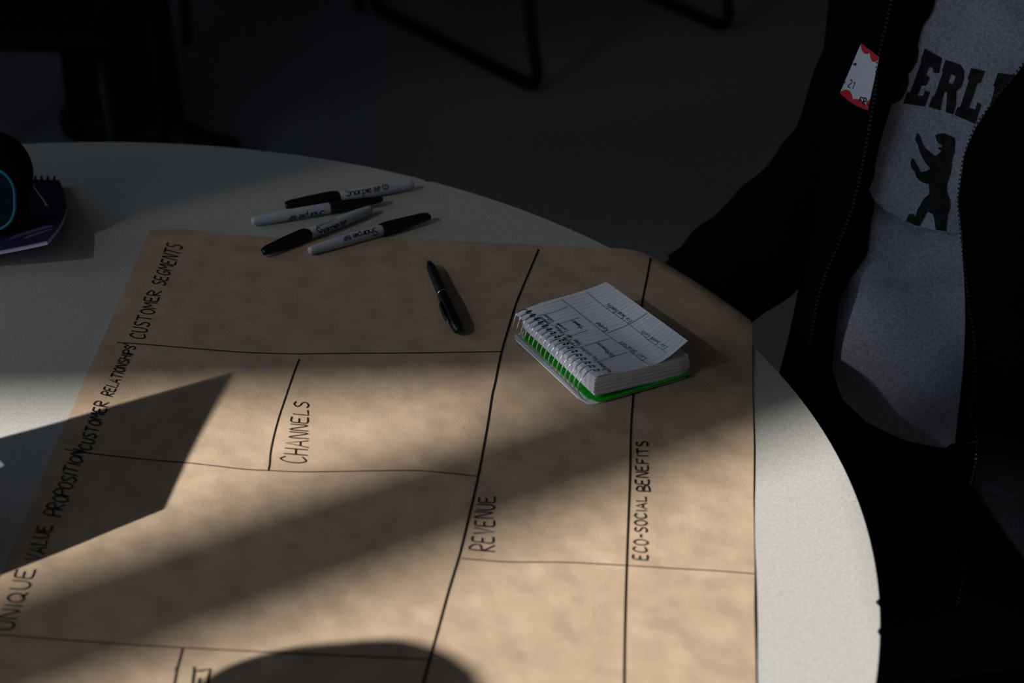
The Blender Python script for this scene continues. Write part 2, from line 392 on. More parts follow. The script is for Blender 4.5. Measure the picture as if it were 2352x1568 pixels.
def resample(P, n):
    P = np.array(P); d = np.r_[0, np.cumsum(np.linalg.norm(np.diff(P,axis=0),axis=1))]; t = np.linspace(0,d[-1],n)
    return np.stack([np.interp(t,d,P[:,i]) for i in range(3)],1)
nu, nv = 90, 130
T_, Lf, Rt = resample(top_w,nu), resample(left_w,nv), resample(right_w,nv)
Bt = np.array([Lf[-1]*(1-k)+Rt[-1]*k for k in np.linspace(0,1,nu)])
v = []
for j in range(nv):
    b = j/(nv-1)
    for i in range(nu):
        a = i/(nu-1)
        p = (1-b)*T_[i]+b*Bt[i]+(1-a)*Lf[j]+a*Rt[j]-((1-a)*(1-b)*T_[0]+a*(1-b)*T_[-1]+(1-a)*b*Bt[0]+a*b*Bt[-1])
        v.append(bend(p[0],p[1]))
ks = obj('sheet', v, [q[::-1] for q in grid_faces(nu,nv)], m_kraft, kp); solid(ks, .0003, -1)
UPN = A3(0,0,1)
def kplace(px, py):
    p = onsurf(px, py, kz); p[2] += .0005; return p
def kline(name, px, hw=.00105, mat=m_ink, n=10):
    pts = [kplace(*q) for q in catmull(px, n)]
    nr = []
    for p in pts:
        d = math.hypot(p[0]-TC[0],p[1]-TC[1])-TR
        g = np.array([(kz(p[0]+1e-4,p[1])-kz(p[0]-1e-4,p[1]))/2e-4, (kz(p[0],p[1]+1e-4)-kz(p[0],p[1]-1e-4))/2e-4])
        nn = A3(-g[0],-g[1],1) if d > 0 else UPN; nr.append(nn/np.linalg.norm(nn))
    return ribbon(pts, hw*.68, nr).build('drawn_line', mat, kp)
kline('a', [(268,787),(328,791),(447,801),(551,809),(669,813),(780,812),(950,811),(1152,808)], .0009)
kline('b', [(1237,573),(1215,625),(1188,690),(1175,730),(1152,808),(1137,880),(1130,910),(1119,981),(1098,1094),(1075,1195),(1055,1275),(1030,1358),(1000,1467),(968,1580),(940,1680)], .00125)
kline('c', [(1494,592),(1487,632),(1474,700),(1464,790),(1455,905),(1449,985),(1447,1085),(1443,1190),(1439,1300),(1436,1400),(1434,1500),(1433,1600)], .0012)
kline('d', [(687,825),(672,865),(655,915),(640,960),(628,1005),(621,1040),(619,1066),(616,1081)], .0009)
kline('e', [(148,1032),(197,1040),(320,1054),(437,1064),(550,1077),(616,1081),(700,1084),(850,1082),(955,1081),(1030,1087),(1097,1094)], .0008)
kline('f', [(-30,1455),(0,1458),(150,1470),(400,1487),(700,1502),(860,1509),(985,1515)], .0008, m_ink2)
kline('g', [(1060,1283),(1100,1286),(1170,1291),(1300,1292),(1438,1299),(1550,1306),(1640,1311),(1731,1318)], .0008, m_ink2)
kline('h', [(419,1490),(412,1517),(406,1540),(398,1580)], .001, m_ink2)
kline('i', [(403,1534),(405,1545),(401,1568)], .001, m_ink2)
kline('j', [(283,789),(290,792),(297,797)], .0008); kline('k', [(172,1040),(182,1035),(196,1029)], .0008)
def heading(text, B0, B1, T0, T1, hw=.0011, mat=m_ink, gap=.17):
    mb = MB(); quad_text(text, B0, B1, T0, T1, kplace, hw*.74, UPN, mb, gap); return mb.build('handwriting', mat, kp)
heading('CUSTOMER', (331,780),(370,669),(294,775),(341,667), .00095)
heading('SEGMENTS', (378,657),(420,566),(350,652),(384,557), .0010)
heading('CUSTOMER', (208,1036),(250,925),(178,1030),(222,920), .0010)
heading('RELATIONSHIPS', (259,912),(312,797),(233,905),(290,794), .0009, gap=.14)
heading('UNIQUE', (29,1448),(80,1308),(-12,1444),(37,1306), .0010, m_ink2)
heading('VALUE', (96,1290),(120,1208),(57,1284),(88,1206), .0010)
heading('PROPOSITION', (141,1187),(197,1038),(102,1180),(169,1031), .0010, gap=.14)
heading('CHANNELS', (706,1066),(707,925),(646,1062),(675,922), .0009)
heading('REVENUE', (1134,1267),(1135,1140),(1080,1262),(1098,1141), .0010, m_ink2)
heading('ECO-SOCIAL', (1487,1287),(1484,1141),(1452,1284),(1462,1141), .0010, m_ink2)
heading('BENEFITS', (1492,1129),(1486,1014),(1462,1127),(1461,1015), .0010)
mb = MB()
for s in ([(445,1532),(446,1541),(462,1541),(483,1537),(479,1553),(475,1580)], [(446,1541),(444,1556),(440,1582)], [(459,1557),(454,1580)]):
    ribbon([kplace(*q) for q in s], .0009, UPN, mb)
mb.build('handwriting', m_ink2, kp)

# ------------------------------------------------------------------ spiral notebook
NK = A3(*atz(1366,930,TZ+.002)); NK[2] = TZ
E1 = A3(.4896,-.872,0); E1 /= np.linalg.norm(E1); E2 = A3(-E1[1],E1[0],0)
NL = .136
def nb(s, t, z=0): return NK + E1*(s-NL) + E2*t + A3(0,0,z+.001)
def nbs(px, py, s):                                            # (t, z) of the point at length s seen at a pixel
    r = ray(px, py); A = np.stack([E2, A3(0,0,1), -r], 1)
    x = np.linalg.solve(A, CAM-nb(s,0,0)); return x[0], x[1]
nbk = thing('spiral_notebook', 'small white spiral notebook with green back cover and written top page', 'notebook', tuple(nb(.07,.04)))
def card(name, s0, s1, t0, t1, zf, rc, mat, th, nS=36, nT=26):
    v = []
    for j in range(nT):
        t = t0+(t1-t0)*j/(nT-1); dt = max(0, (t0+rc)-t); cut = rc-math.sqrt(max(rc*rc-dt*dt,0)) if dt > 0 else 0
        for i in range(nS):
            s = min(max(s0+(s1-s0)*i/(nS-1), s0+cut), s1-cut); v.append(nb(s, t, zf(s,t)))
    o = obj(name, v, grid_faces(nS,nT), mat, nbk); solid(o, th, -1); return o
card('back_cover', .003, NL+.0005, -.0015, .0975, lambda s,t: .0034+.0016*max(0,t/.1)**2, .012, m_green, .0009)
card('folded_leaves', .001, NL-.001, -.0088, .093, lambda s,t: .0016+.0022*max(0,-t/.0088)**2, .012, m_page, .0008)
NPR = [nbs(px,py,NL-.003) for px,py in ((1368,867),(1385,861),(1420,856),(1455,850),(1490,842),(1515,833),(1545,813),(1580,783))]
FPR = [nbs(px,py,0) for px,py in ((1184,723),(1200,713),(1230,701),(1260,691),(1300,680),(1340,668),(1368,658),(1393,648))]
def prof(P):
    P = np.array(catmull(P, 8)); d = np.r_[0,np.cumsum(np.linalg.norm(np.diff(P,axis=0),axis=1))]; return d/d[-1], P
pn_, pf_ = prof(NPR), prof(FPR)
def page_pt(s, k):                                             # k 0 spine .. 1 fore edge
    u = min(max(s/NL,-.1),1.1)
    a = [np.interp(k,pn_[0],pn_[1][:,i]) for i in (0,1)]; b = [np.interp(k,pf_[0],pf_[1][:,i]) for i in (0,1)]
    return nb(s*(1-.003/NL), b[0]*(1-u)+a[0]*u, b[1]*(1-u)+a[1]*u)
zn0, zf0 = NPR[0][1], FPR[0][1]
t1n = nbs(1583,819,NL-.003); b1n = nbs(1584,858,NL-.003); b0n = nbs(1365,908,NL-.003)
mb = MB(); NLV = 36; nseg = 10
def leaf(k, jit):
    vv = []
    for h in (0,1):
        for e in (0,1):
            u = e; s = .011 if e == 0 else NL-.0032+jit
            for i in range(nseg+1):
                q = i/nseg
                t0 = (b0n[0]*(1-k)+NPR[0][0]*k)*u + (FPR[0][0]+.0045*(1-k)+.001*k)*(1-u) - .0009*math.sin(math.pi*k)
                t1 = (b1n[0]*(1-k)+t1n[0]*k)*u + (FPR[-1][0]-.003)*(1-u) + .0010*math.sin(math.pi*k)
                zb = (b0n[1]*(1-q)+b1n[1]*q)*u + (.0095*(1-q)+.0045*q)*(1-u)
                zt = ((zn0-.0006)*(1-q)+t1n[1]*q)*u + ((zf0-.0008)*(1-q)+.0190*q)*(1-u)
                if i == nseg: s = s-.0018*e
                vv.append(nb(s, t0+(t1-t0)*q+jit*.8*(i in (0,nseg)), zb+(zt-zb)*k-h*.0004))
    n_ = nseg+1; ff = []
    for i in range(nseg):
        ff += [(i, i+1, n_+i+1, n_+i)[::-1], (2*n_+i, 2*n_+i+1, 3*n_+i+1, 3*n_+i), (n_+i, n_+i+1, 3*n_+i+1, 3*n_+i)[::-1], (i, i+1, 2*n_+i+1, 2*n_+i)]
    return vv, ff + [(0, n_, 3*n_, 2*n_)[::-1], (nseg, n_+nseg, 3*n_+nseg, 2*n_+nseg)]
for q in range(NLV): mb.add(*leaf(q/(NLV-1), random.uniform(-.0005,.0005)))
mb.build('page_block', m_pageb, nbk)
nS, nT = 40, 34; v = []; uv = []
for j in range(nT):
    for i in range(nS):
        v.append(page_pt(NL*i/(nS-1), j/(nT-1))+A3(0,0,.0004))
tp = obj('top_page', v, grid_faces(nS,nT), m_page, nbk); solid(tp, .0003, -1)
v = []
for j in range(14):
    for i in range(14):
        u, k = i/13, j/13; q = .55+.45*k
        tt = (NPR[0][0]+(t1n[0]-NPR[0][0])*q)*u + (FPR[0][0]+(FPR[-1][0]-.003-FPR[0][0])*q)*(1-u)
        zz = ((zn0-.0006)*(1-q)+t1n[1]*q)*u + ((zf0-.0008)*(1-q)+.0190*q)*(1-u)
        v.append(nb(.002+(NL-.006)*u, tt, zz+.0002+.0012*k*k*u))
sl2 = obj('second_page', v, grid_faces(14,14), m_page, nbk); solid(sl2, .0002, -1)
def page_hit(px, py):                                          # (s, k) on the top page seen at a pixel
    s, k = NL/2, .5
    def res(s, k):
        d = page_pt(s,k)-CAM; zc = d@FW; return A3(1176+FPX*(d@RT)/zc-px, 784-FPX*(d@UPV)/zc-py)
    for _ in range(14):
        f0 = res(s,k); J = np.stack([(res(s+1e-4,k)-f0)/1e-4, (res(s,k+2e-3)-f0)/2e-3],1)
        d = np.linalg.solve(J+np.eye(2)*1e-9, -f0); s += d[0]; k += d[1]
        s = min(max(s,0),NL); k = min(max(k,.0),.995)
    return s, k
def page_place(px, py):
    s, k = page_hit(px, py); k = min(max(k, .01), .985); s = min(max(s, .0005), NL-.0005)
    return page_pt(s, k) + A3(0,0,.0008)
PN = np.cross(E1, E2); PN = PN/np.linalg.norm(PN)
mb = MB()
for i in range(1, 25):
    s = NL*i/25; ribbon([page_pt(s,k)+A3(0,0,.0006) for k in np.linspace(.13,.985,14)], .00011, PN, mb)
mb.build('ruled_lines', m_ruled, nbk)['kind'] = 'stuff'
mb = MB()
for s in ([(1289,688),(1330,720),(1391,768),(1442,804),(1481,835)], [(1347,672),(1392,709),(1445,746),(1490,783),(1531,812)], [(1393,767),(1445,746),(1489,719)],
          [(1323,801),(1362,790),(1402,778)], [(1364,834),(1405,821),(1441,810)], [(1367,788),(1384,800),(1403,821)], [(1310,735),(1338,758)], [(1234,727),(1270,718),(1304,706)], [(1266,750),(1296,742),(1329,731)],
          [(1291,778),(1320,769),(1350,760)]):
    ribbon([page_place(*q) for q in catmull(s,5)], .00026, PN, mb)
mb.build('drawn_boxes', m_rule2, nbk)
def pnote(text, B0, B1, h, hw=.00021, gap=.16):               # baseline pixels, letter-up vector in pixels
    h = np.array(h); mb = MB(); quad_text(text, B0, B1, np.array(B0)+h, np.array(B1)+h, page_place, hw, PN, mb, gap, .06)
    mb.build('handwriting', m_penink, nbk)
H = (-10.5, 6.5)
pnote('Eco-Social Benefits', (1452,737),(1398,698), H); pnote('Eco-Social Costs', (1533,798),(1477,760), H)
pnote('Revenue', (1397,758),(1373,741), (-11,6)); pnote('Cost Structure', (1486,823),(1427,785), H)
pnote('Key Partners', (1404,854),(1377,832), (-9,5)); pnote('Customer', (1273,739),(1251,722), (-8,5)); pnote('Segments', (1264,746),(1243,727), (-8,5))
pnote('Channels', (1338,751),(1319,737), (-8,5)); pnote('Customer', (1306,760),(1281,742), (-8,5)); pnote('Relations', (1297,768),(1277,749), (-8,5))
pnote('Unique Value', (1334,790),(1305,769), (-8,5)); pnote('Proposition', (1324,797),(1297,775), (-8,5))
pnote('Key Resources', (1411,818),(1376,788), (-8,4)); pnote('Key Activities', (1373,826),(1336,797), (-8,5))
# coil: one loop through each punched hole, round the spine and back under the cover
NR = 17
for i in range(NR):
    u = i/(NR-1); s = .0065 + (NL-.0155)*u
    lo, hi = 0., .2
    tgt = .0075
    kk = np.linspace(0,.2,60); tt = [ (page_pt(s,k)-nb(s,0,0))@E2 for k in kk]; k_h = float(np.interp(tgt, tt, kk)); h = page_pt(s, k_h); zh = h[2]-TZ-.0006
    th = tgt; tl = -.0082-.0034*u; zl = zh*(.60+.14*u)
    P = [(th+.0004,zh-.0012),(th-.0012,zh+.0022),(th-.0065,zh+.0034),(th-.0125,zh+.0008),(tl,zl),(tl+.0004,zl*.62),(tl+.004,zl*.22+.0008),(tl+.0095,.0006),(th-.002,.0010)]
    pts = [nb(s+.0018*(q/8-.5), a, b) for q,(a,b) in enumerate(P)]
    tube(catmull(pts,4), .00058, 8).build('coil', m_wire, nbk, smooth=True)
    hv = []
    for q in range(12):
        a = 2*math.pi*q/12; hv.append(page_pt(s+.0017*math.cos(a)-.0003, max(.002,k_h+.002+.034*math.sin(a)))+A3(0,0,.0007))
    obj('punched_hole', hv, [tuple(range(12))], m_hole, nbk, smooth=False)  # dark disc laid on the page, painted as the shade inside the hole

# ------------------------------------------------------------------ markers and pen
def wrap_text(text, x0, x1, th, arc, r, hw, mb, gap=.12):
    st, w = layout(text, gap, 0); sc = (x1-x0)/w
    for s in st:
        s = smooth2(s, 3)
        if len(s) == 2: s = [s[0], tuple((np.array(s[0])*2+np.array(s[1]))/3), tuple((np.array(s[0])+2*np.array(s[1]))/3), s[1]]
        pts, nr = [], []
        for x, y in s:
            a = th + (y-.4)*arc/r
            pts.append(A3(x0+x*sc, (r+.0001)*math.sin(a), (r+.0001)*math.cos(a))); nr.append(A3(0, math.sin(a), math.cos(a)))
        ribbon(pts, hw, nr, mb)
R_M = .0062
def make_marker(label, clip_roll, th, extra):
    root = thing('marker', label, 'marker', group='black and grey markers in a loose pile')
    cap = [(0,.0005),(.0004,.0024),(.0012,.0029),(.004,.0033),(.012,.0040),(.030,.0052),(.048,.0061),(.0560,.0062),(.0566,.0060)]
    lathe_x(cap, 24).build('cap', m_black, root, smooth=True, local=True)
    bar = [(.0560,.0052),(.0566,.0055),(.0572,.0056),(.108,.0056),(.120,.0051),(.130,.0044),(.1345,.0041),(.1362,.0037),(.1370,.0028),(.1372,.0005)]
    lathe_x(bar, 24).build('barrel', m_barrel, root, smooth=True, local=True)
    c, cmb = [], MB()
    ca, sa = math.cos(clip_roll), math.sin(clip_roll)
    for x, z0, z1, w in ((.0005,.0024,.0046,.0014),(.006,.0030,.0060,.0019),(.030,.0048,.0073,.0021),(.050,.0058,.0079,.0021),(.0562,.0060,.0072,.0019)):
        for yy, zz in ((-w,z0),(w,z0),(w,z1),(-w,z1)): c.append((x, yy*ca+zz*sa, -yy*sa+zz*ca))
    ff = [q[::-1] for q in grid_faces(4,5,True)] + [(0,1,2,3),(16,19,18,17)]
    bevel(obj('clip', c, ff, m_black, root, local=True, smooth=False), .0004, 2)
    mb = MB()
    wrap_text('Sharpie', .0630, .0900, th, .0080, .0056, .00055, mb, .06)
    mb.build('logo_print', m_print, root, local=True)
    mb = MB()
    wrap_text('FINE POINT', .0925, .1010, th+.17, .0016, .0056, .00016, mb); wrap_text('PERMANENT', .0925, .1005, th-.17, .0016, .0056, .00016, mb); wrap_text('MARKER', .0925, .0985, th-.50, .0016, .0056, .00016, mb)
    if extra == 'seal':
        rg = []
        for q in range(17):
            a = 2*math.pi*q/16; an = th+.0030*math.sin(a)/.0056; rg.append((.1055+.0030*math.cos(a), an))
        ribbon([A3(x,.00571*math.sin(a),.00571*math.cos(a)) for x,a in rg], .0006, [A3(0,math.sin(a),math.cos(a)) for x,a in rg], mb)
        wrap_text('AP', .104, .107, th, .003, .0056, .0003, mb)
    if extra == 'lines':
        wrap_text('PERMANENT ON MOST', .066, .092, th+1.35, .0016, .0056, .00016, mb); wrap_text('SURFACES', .066, .085, th+1.05, .0016, .0056, .00016, mb)
    mb.build('small_print', m_print, root, local=True)
    return root
def lay(root, cap_px, tail_px, r=R_M, base=TZ, L=.1372):
    a, b = atz(*cap_px, base+r), atz(*tail_px, base+r); d = b-a; c = (a+b)/2 - d/np.linalg.norm(d)*L/2
    root.location = (c[0], c[1], base+r+.0001); root.rotation_euler = (0,0,math.atan2(d[1],d[0]))
lay(make_marker('grey marker in front lying on the sheet edge with cap to the right', -1.15, .75, ''), (987,498), (711,576))
lay(make_marker('grey marker whose white tail is leftmost of the pile', 1.2, 1.95, ''), (877,457), (579,508))
lay(make_marker('rearmost grey marker with seal print and tail pointing right', 1.1, -.62, 'seal'), (661,473), (944,424))
lay(make_marker('grey marker with pointed cap resting on the sheet at lower left', 1.0, -1.35, 'lines'), (607,580), (850,481))

pen = thing('gel_pen', 'slim black capped pen with silver ring lying on the brown paper', 'pen')
lathe_x([(0,.0006),(.001,.0011),(.003,.0014),(.0045,.0026),(.012,.0041),(.022,.0047),(.064,.0050),(.0655,.0049)], 24).build('grip', m_black2, pen, smooth=True, local=True)
lathe_x([(.0650,.0050),(.0652,.00545),(.0672,.00555),(.0675,.0052)], 24).build('silver_ring', m_chrome, pen, smooth=True, local=True)
lathe_x([(.0672,.0053),(.068,.0056),(.09,.0059),(.118,.0058),(.127,.0053),(.132,.0045),(.1345,.0033),(.1355,.0018),(.1358,.0004)], 24).build('barrel', m_black, pen, smooth=True, local=True)
c = []
rl = -1.25; ca, sa = math.cos(rl), math.sin(rl)
for x, z0, z1, w in ((.084,.0058,.0072,.0010),(.088,.0062,.0086,.0017),(.100,.0066,.0092,.0019),(.116,.0064,.0088,.0019),(.121,.0050,.0074,.0017)):
    for yy, zz in ((-w,z0),(w,z0),(w,z1),(-w,z1)): c.append((x, yy*ca+zz*sa, -yy*sa+zz*ca))
bevel(obj('clip', c, [q[::-1] for q in grid_faces(4,5,True)]+[(0,1,2,3),(16,19,18,17)], m_black, pen, local=True, smooth=False), .0004)
c2 = []
for x, z0, z1, w in ((.1195,.0072,.0086,.0008),(.1215,.0066,.0078,.0008)):
    for yy, zz in ((-w,z0),(w,z0),(w,z1),(-w,z1)): c2.append((x, yy*ca+zz*sa, -yy*sa+zz*ca))
obj('clip_tip', c2, [q[::-1] for q in grid_faces(4,2,True)]+[(0,1,2,3),(4,7,6,5)], m_chrome, pen, local=True, smooth=False)
lay(pen, (984,600), (1054,761), .0060, TZ+.0022, .1358)

# ------------------------------------------------------------------ purple notebook and pencil case at the left
tr_, br_ = atz(135,405,TZ+.012), atz(110,570,TZ+.022)
pn = thing('exercise_book', 'dark purple spiral exercise book under the pencil case at the left edge', 'notebook', (float(br_[0])-.1, float(br_[1])+.07, TZ))
dx_, = [atz(0,597,TZ+.012)-br_]; dx_ = A3(dx_[0],dx_[1],0); dx_ /= np.linalg.norm(dx_)
tl_dir = A3(-1,.03,0)
def pbook(a, b):                                               # a 0 right .. 1 left (0.21 m), b 0 front .. 1 back
    fr = br_+dx_*.21*a; bk = tr_+A3(-.985,.03,0)*.21*a
    bow = A3(.012*math.sin(b*math.pi)*(1-a),0,0)
    p = fr*(1-b)+bk*b+bow; 
    z = (.0205*(1-a)**2+.0045)*(1-b)**1.2+.0055+ .0025*b*(1-a)
    return A3(p[0],p[1],TZ+z)
nA = 22
v = [pbook(i/(nA-1), j/(nA-1)) for j in range(nA) for i in range(nA)]
pc = obj('cover', v, [q[::-1] for q in grid_faces(nA,nA)], m_purple, pn); solid(pc, .0006, -1)
pg = [[p[0]-.0006*(i%nA==0), p[1]+.0012*(i<nA), p[2]-.0012] for i,p in enumerate(v)]
pgo = obj('pages', pg, [q[::-1] for q in grid_faces(nA,nA)], m_lav, pn); solid(pgo, .0038, -1)
# printed streaks on the cover
mb = MB()
for (a0,b0,a1,b1,w) in ((.03,.26,.20,.14,.004),(.02,.20,.13,.11,.0022)):
    ribbon([pbook(a0+(a1-a0)*k,b0+(b1-b0)*k)+A3(0,0,.0003) for k in np.linspace(0,1,8)], w, UPN, mb, .8)
mb.build('cover_print', m_lilac, pn)
for i in range(28):
    a = .03+i*.0315; p = pbook(a, .985); q = pbook(a, 1.0)
    d = A3(0,1,0)
    pts = [p+A3(.004*math.sin(t_)*.15,0,0)+d*(.0045*math.cos(t_)+.001)+A3(0,0,.0050*math.sin(t_)-.001) for t_ in np.linspace(-.4,2*math.pi-.6,13)]
    tube(pts, .0009, 6).build('coil', m_black, pn, smooth=True)

# pencil case: upright rounded pouch whose broad side faces the camera
cb_ = atz(46,545,TZ+.019)                                      # foot of the near right corner
cs = thing('pencil_case', 'dark pencil case with teal piping and silver zip pull at left edge', 'pencil case', (float(cb_[0])-.09, float(cb_[1])+.03, TZ+.019))
fx = A3(-1,.05,0); fx /= np.linalg.norm(fx); lean = A3(0,.36,.933)  # face plane axes
def casept(a, h, d):                                           # a along the face to the left, h up the face, d back into the case
    return cb_ + fx*a + lean*h + A3(-.05,.99,.0)*d
def rr_loop(x0, x1, z0, z1, r, n=10):
    out = []
    for cx, cz, a0 in ((x0+r,z0+r,math.pi),(x1-r,z0+r,1.5*math.pi),(x1-r,z1-r,0),(x0+r,z1-r,.5*math.pi)):
        for k in range(n): 
            a = a0+k/(n-1)*math.pi/2; out.append((cx+r*math.cos(a), cz+r*math.sin(a)))
    return out
v = []; loops = [(-.004,.006,0.0,.030),(0,.0,.0,.032),(.010,-.004,.0,.034),(.030,-.0045,0,.034),(.050,-.002,0,.034),(.058,.005,0,.03)]
for d, ins, _, r in loops:
    L_ = rr_loop(-.004+ins, .20-ins, .002+max(ins,0), .078-ins, r+.006)
    v += [casept(a,h,d) for a,h in L_]
nl = len(L_)
obj('pouch', v, [q[::-1] for q in grid_faces(nl,len(loops),True)]+[tuple(range((len(loops)-1)*nl,len(loops)*nl))[::-1]], m_caseb, cs)
fp = [casept(a,h,-.0045-.004*0) for a,h in rr_loop(.003,.193,.008,.068,.024)]
ci = casept(.1,.038,-.008); obj('front_panel', fp+[ci], [(i,(i+1)%nl,nl) for i in range(nl)][::1], m_case, cs)
lp = fp+[fp[0],fp[1]]
tube([p+A3(0,-.001,0) for p in lp], .0016, 8, cap=False).build('piping', m_piping, cs, smooth=True)
zp = [atz(66,414,TZ+.052), atz(74,427,TZ+.048)]
pt = [atz(70,420,TZ+.050), atz(77,430,TZ+.047), atz(92,450,TZ+.040), atz(108,473,TZ+.032)]
# slider and pull hang off the right end of the case
zm = MB(); 
for p in (atz(66,412,TZ+.052), atz(72,422,TZ+.050)):
    zm.box(tuple(p-A3(.003,.003,.002)), tuple(p+A3(.003,.003,.002)))
bevel(zm.build('zip_slider', m_steel, cs), .0008)
tube(catmull(pt,4), .0013, 8).build('zip_pull', m_chrome, cs, smooth=True)
zl = [casept(-.0035, h, .027) for h in np.linspace(.01,.058,8)] + [casept(a,.0795,.027) for a in np.linspace(.02,.17,8)]
tube(zl, .0016, 6).build('zip_tape', m_black2, cs, smooth=True)

# ------------------------------------------------------------------ white sheet propped at the left, and an added unseen caster (both cast the sharp shadows)
def sun_back(px, py, h):                                       # point at height h above the table whose shadow falls at this pixel
    p = atz(px, py); return A3(p[0]-LX*h/LTAN, p[1]-LY*h/LTAN, TZ+h)
P2 = None
best = None
for h in np.linspace(.06,.16,201):
    p = sun_back(383,1170,h); d = p-CAM; zc = d@FW; q = A3(1176+FPX*(d@RT)/zc, 784-FPX*(d@UPV)/zc)
    e = abs(q[0]-10)
    if best is None or e < best[0]: best = (e, h, q)
H2 = best[1]; P2 = sun_back(383,1170,H2); H1 = .235; P1 = sun_back(540,860,H1)
Lx = A3(LX,LY,0)
def shl(px, py): return atz(px,py)
S1, S1b, S2, S2b = atz(540,860), atz(0,1005), atz(383,1170), atz(0,1325)
d1 = (S1b-S1)/np.linalg.norm(S1b-S1); d2 = (S2b-S2)/np.linalg.norm(S2b-S2)
v = []; nl, nw = 30, 14
for j in range(nl):
    l = .40*j/(nl-1); fall = .16*l + 1.1*max(0,l-.12)**2*1.3
    for i in range(nw):
        k = i/(nw-1)
        top = H1 - fall*1.25 ; bot = H2 - fall*.55
        h = max(.002, top*(1-k)+bot*k + .010*math.sin(math.pi*k))
        # shadow of this point runs along the lines seen on the table
        sd = (S1+d1*(l*.72))*(1-k) + (S2+d2*(l*.72))*k
        v.append((sd[0]-LX*h/LTAN, sd[1]-LY*h/LTAN, TZ+h))
m_card = material('pale_blue_grey_card', (.26,.28,.37), .8, .1, noise=.04, nscale=60)
ws = obj('pale_card', v, grid_faces(nw,nl), m_card); solid(ws, .0006, 0)
tag(ws, 'pale bluish card whose corner just shows at the left edge, above its sharp shadow', 'card')
hc = sun_back(690,1705,.30)                                    # added unseen caster; its round shade throws the shadow on the near edge
lb = A3(hc[0]-.16, hc[1]-.06, TZ)
shadow_caster = thing('unseen_shadow_caster', 'unseen shadow caster with a round shade, added at the near left of the table', 'shadow_caster', tuple(lb))
def lathe_z(prof, o, n=40):
    mb = MB(); v = []
    for r, z in prof:
        for k in range(n): a = 2*math.pi*k/n; v.append((o[0]+r*math.cos(a), o[1]+r*math.sin(a), o[2]+z))
    return mb.add(v, grid_faces(n,len(prof),True)+[tuple(range(n))[::-1], tuple(range((len(prof)-1)*n,len(prof)*n))])
lathe_z([(.075,.001),(.078,.004),(.076,.014),(.02,.02)], lb).build('base', m_black2, shadow_caster, smooth=True)
tube(catmull([lb+A3(0,0,.015), lb+A3(-.01,0,.20), lb+A3(.02,.01,.36), hc+A3(-.03,-.01,.10), hc+A3(0,0,.06)],6), .007, 12).build('stem', m_black2, shadow_caster, smooth=True)
lathe_z([(.095,0),(.093,.012),(.075,.045),(.035,.070),(.02,.085)], hc).build('shade', m_black, shadow_caster, smooth=True)
lathe_z([(.005,-.004),(.022,.004),(.026,.02),(.014,.045)], hc).build('bulb', m_pageb, shadow_caster, smooth=True)

# ------------------------------------------------------------------ people
def skin_body(parent, J, chains, name='body', mat=m_skin):
    """one continuous figure grown from joints {name: (pos, radius)}; chains of joint names share joints"""
    names = list(J); idx = {k:i for i,k in enumerate(names)}
    off = rootpos(parent)
    me = bpy.data.meshes.new(name)
    ed = [(idx[a],idx[b]) for c in chains for a,b in zip(c[:-1],c[1:])]
    me.from_pydata([(A3(*J[k][0])-off).tolist() for k in names], ed, [])
    o = bpy.data.objects.new(name, me); COL.objects.link(o)
    o.modifiers.new('skin','SKIN')
    for i,k in enumerate(names):
        r = J[k][1]; d = me.skin_vertices[0].data[i]; d.radius = (r,r) if not isinstance(r, tuple) else r
        d.use_root = (i == 0)
    subsurf(o, 2)
    dg = bpy.context.evaluated_depsgraph_get(); ev = o.evaluated_get(dg)
    m2 = bpy.data.meshes.new_from_object(ev)
    o.modifiers.clear(); o.data = m2; m2.name = name; bpy.data.meshes.remove(me)
    m2.materials.clear(); m2.materials.append(mat)
    m2.polygons.foreach_set('use_smooth', [True]*len(m2.polygons))
    o.parent = parent
    return o
def finger_joints(J, chains, side, wrist, palm, fwd, across, down):
    """five fingers: fwd along the hand, across towards the little finger, down away from the back of the hand"""
    for i,(nm,o,L) in enumerate((('index',-.030,.072),('middle',-.010,.080),('ring',.010,.075),('little',.028,.058))):
        b = palm+fwd*.035+across*o
        J[side+nm+'0'] = (b, .0095); J[side+nm+'1'] = (b+fwd*L*.5+down*.006, .0085); J[side+nm+'2'] = (b+fwd*L*.8+down*.018, .0078); J[side+nm+'3'] = (b+fwd*L*.95+down*.030, .0068)
        chains.append([side+'palm', side+nm+'0', side+nm+'1', side+nm+'2', side+nm+'3'])
    b = palm-fwd*.020-across*.030
    J[side+'thumb0'] = (b, .011); J[side+'thumb1'] = (b+fwd*.030-across*.022+down*.008, .0098); J[side+'thumb2'] = (b+fwd*.055-across*.026+down*.015, .008)
    chains.append([side+'palm', side+'thumb0', side+'thumb1', side+'thumb2'])
def unit(v): v = np.array(v, float); return v/np.linalg.norm(v)
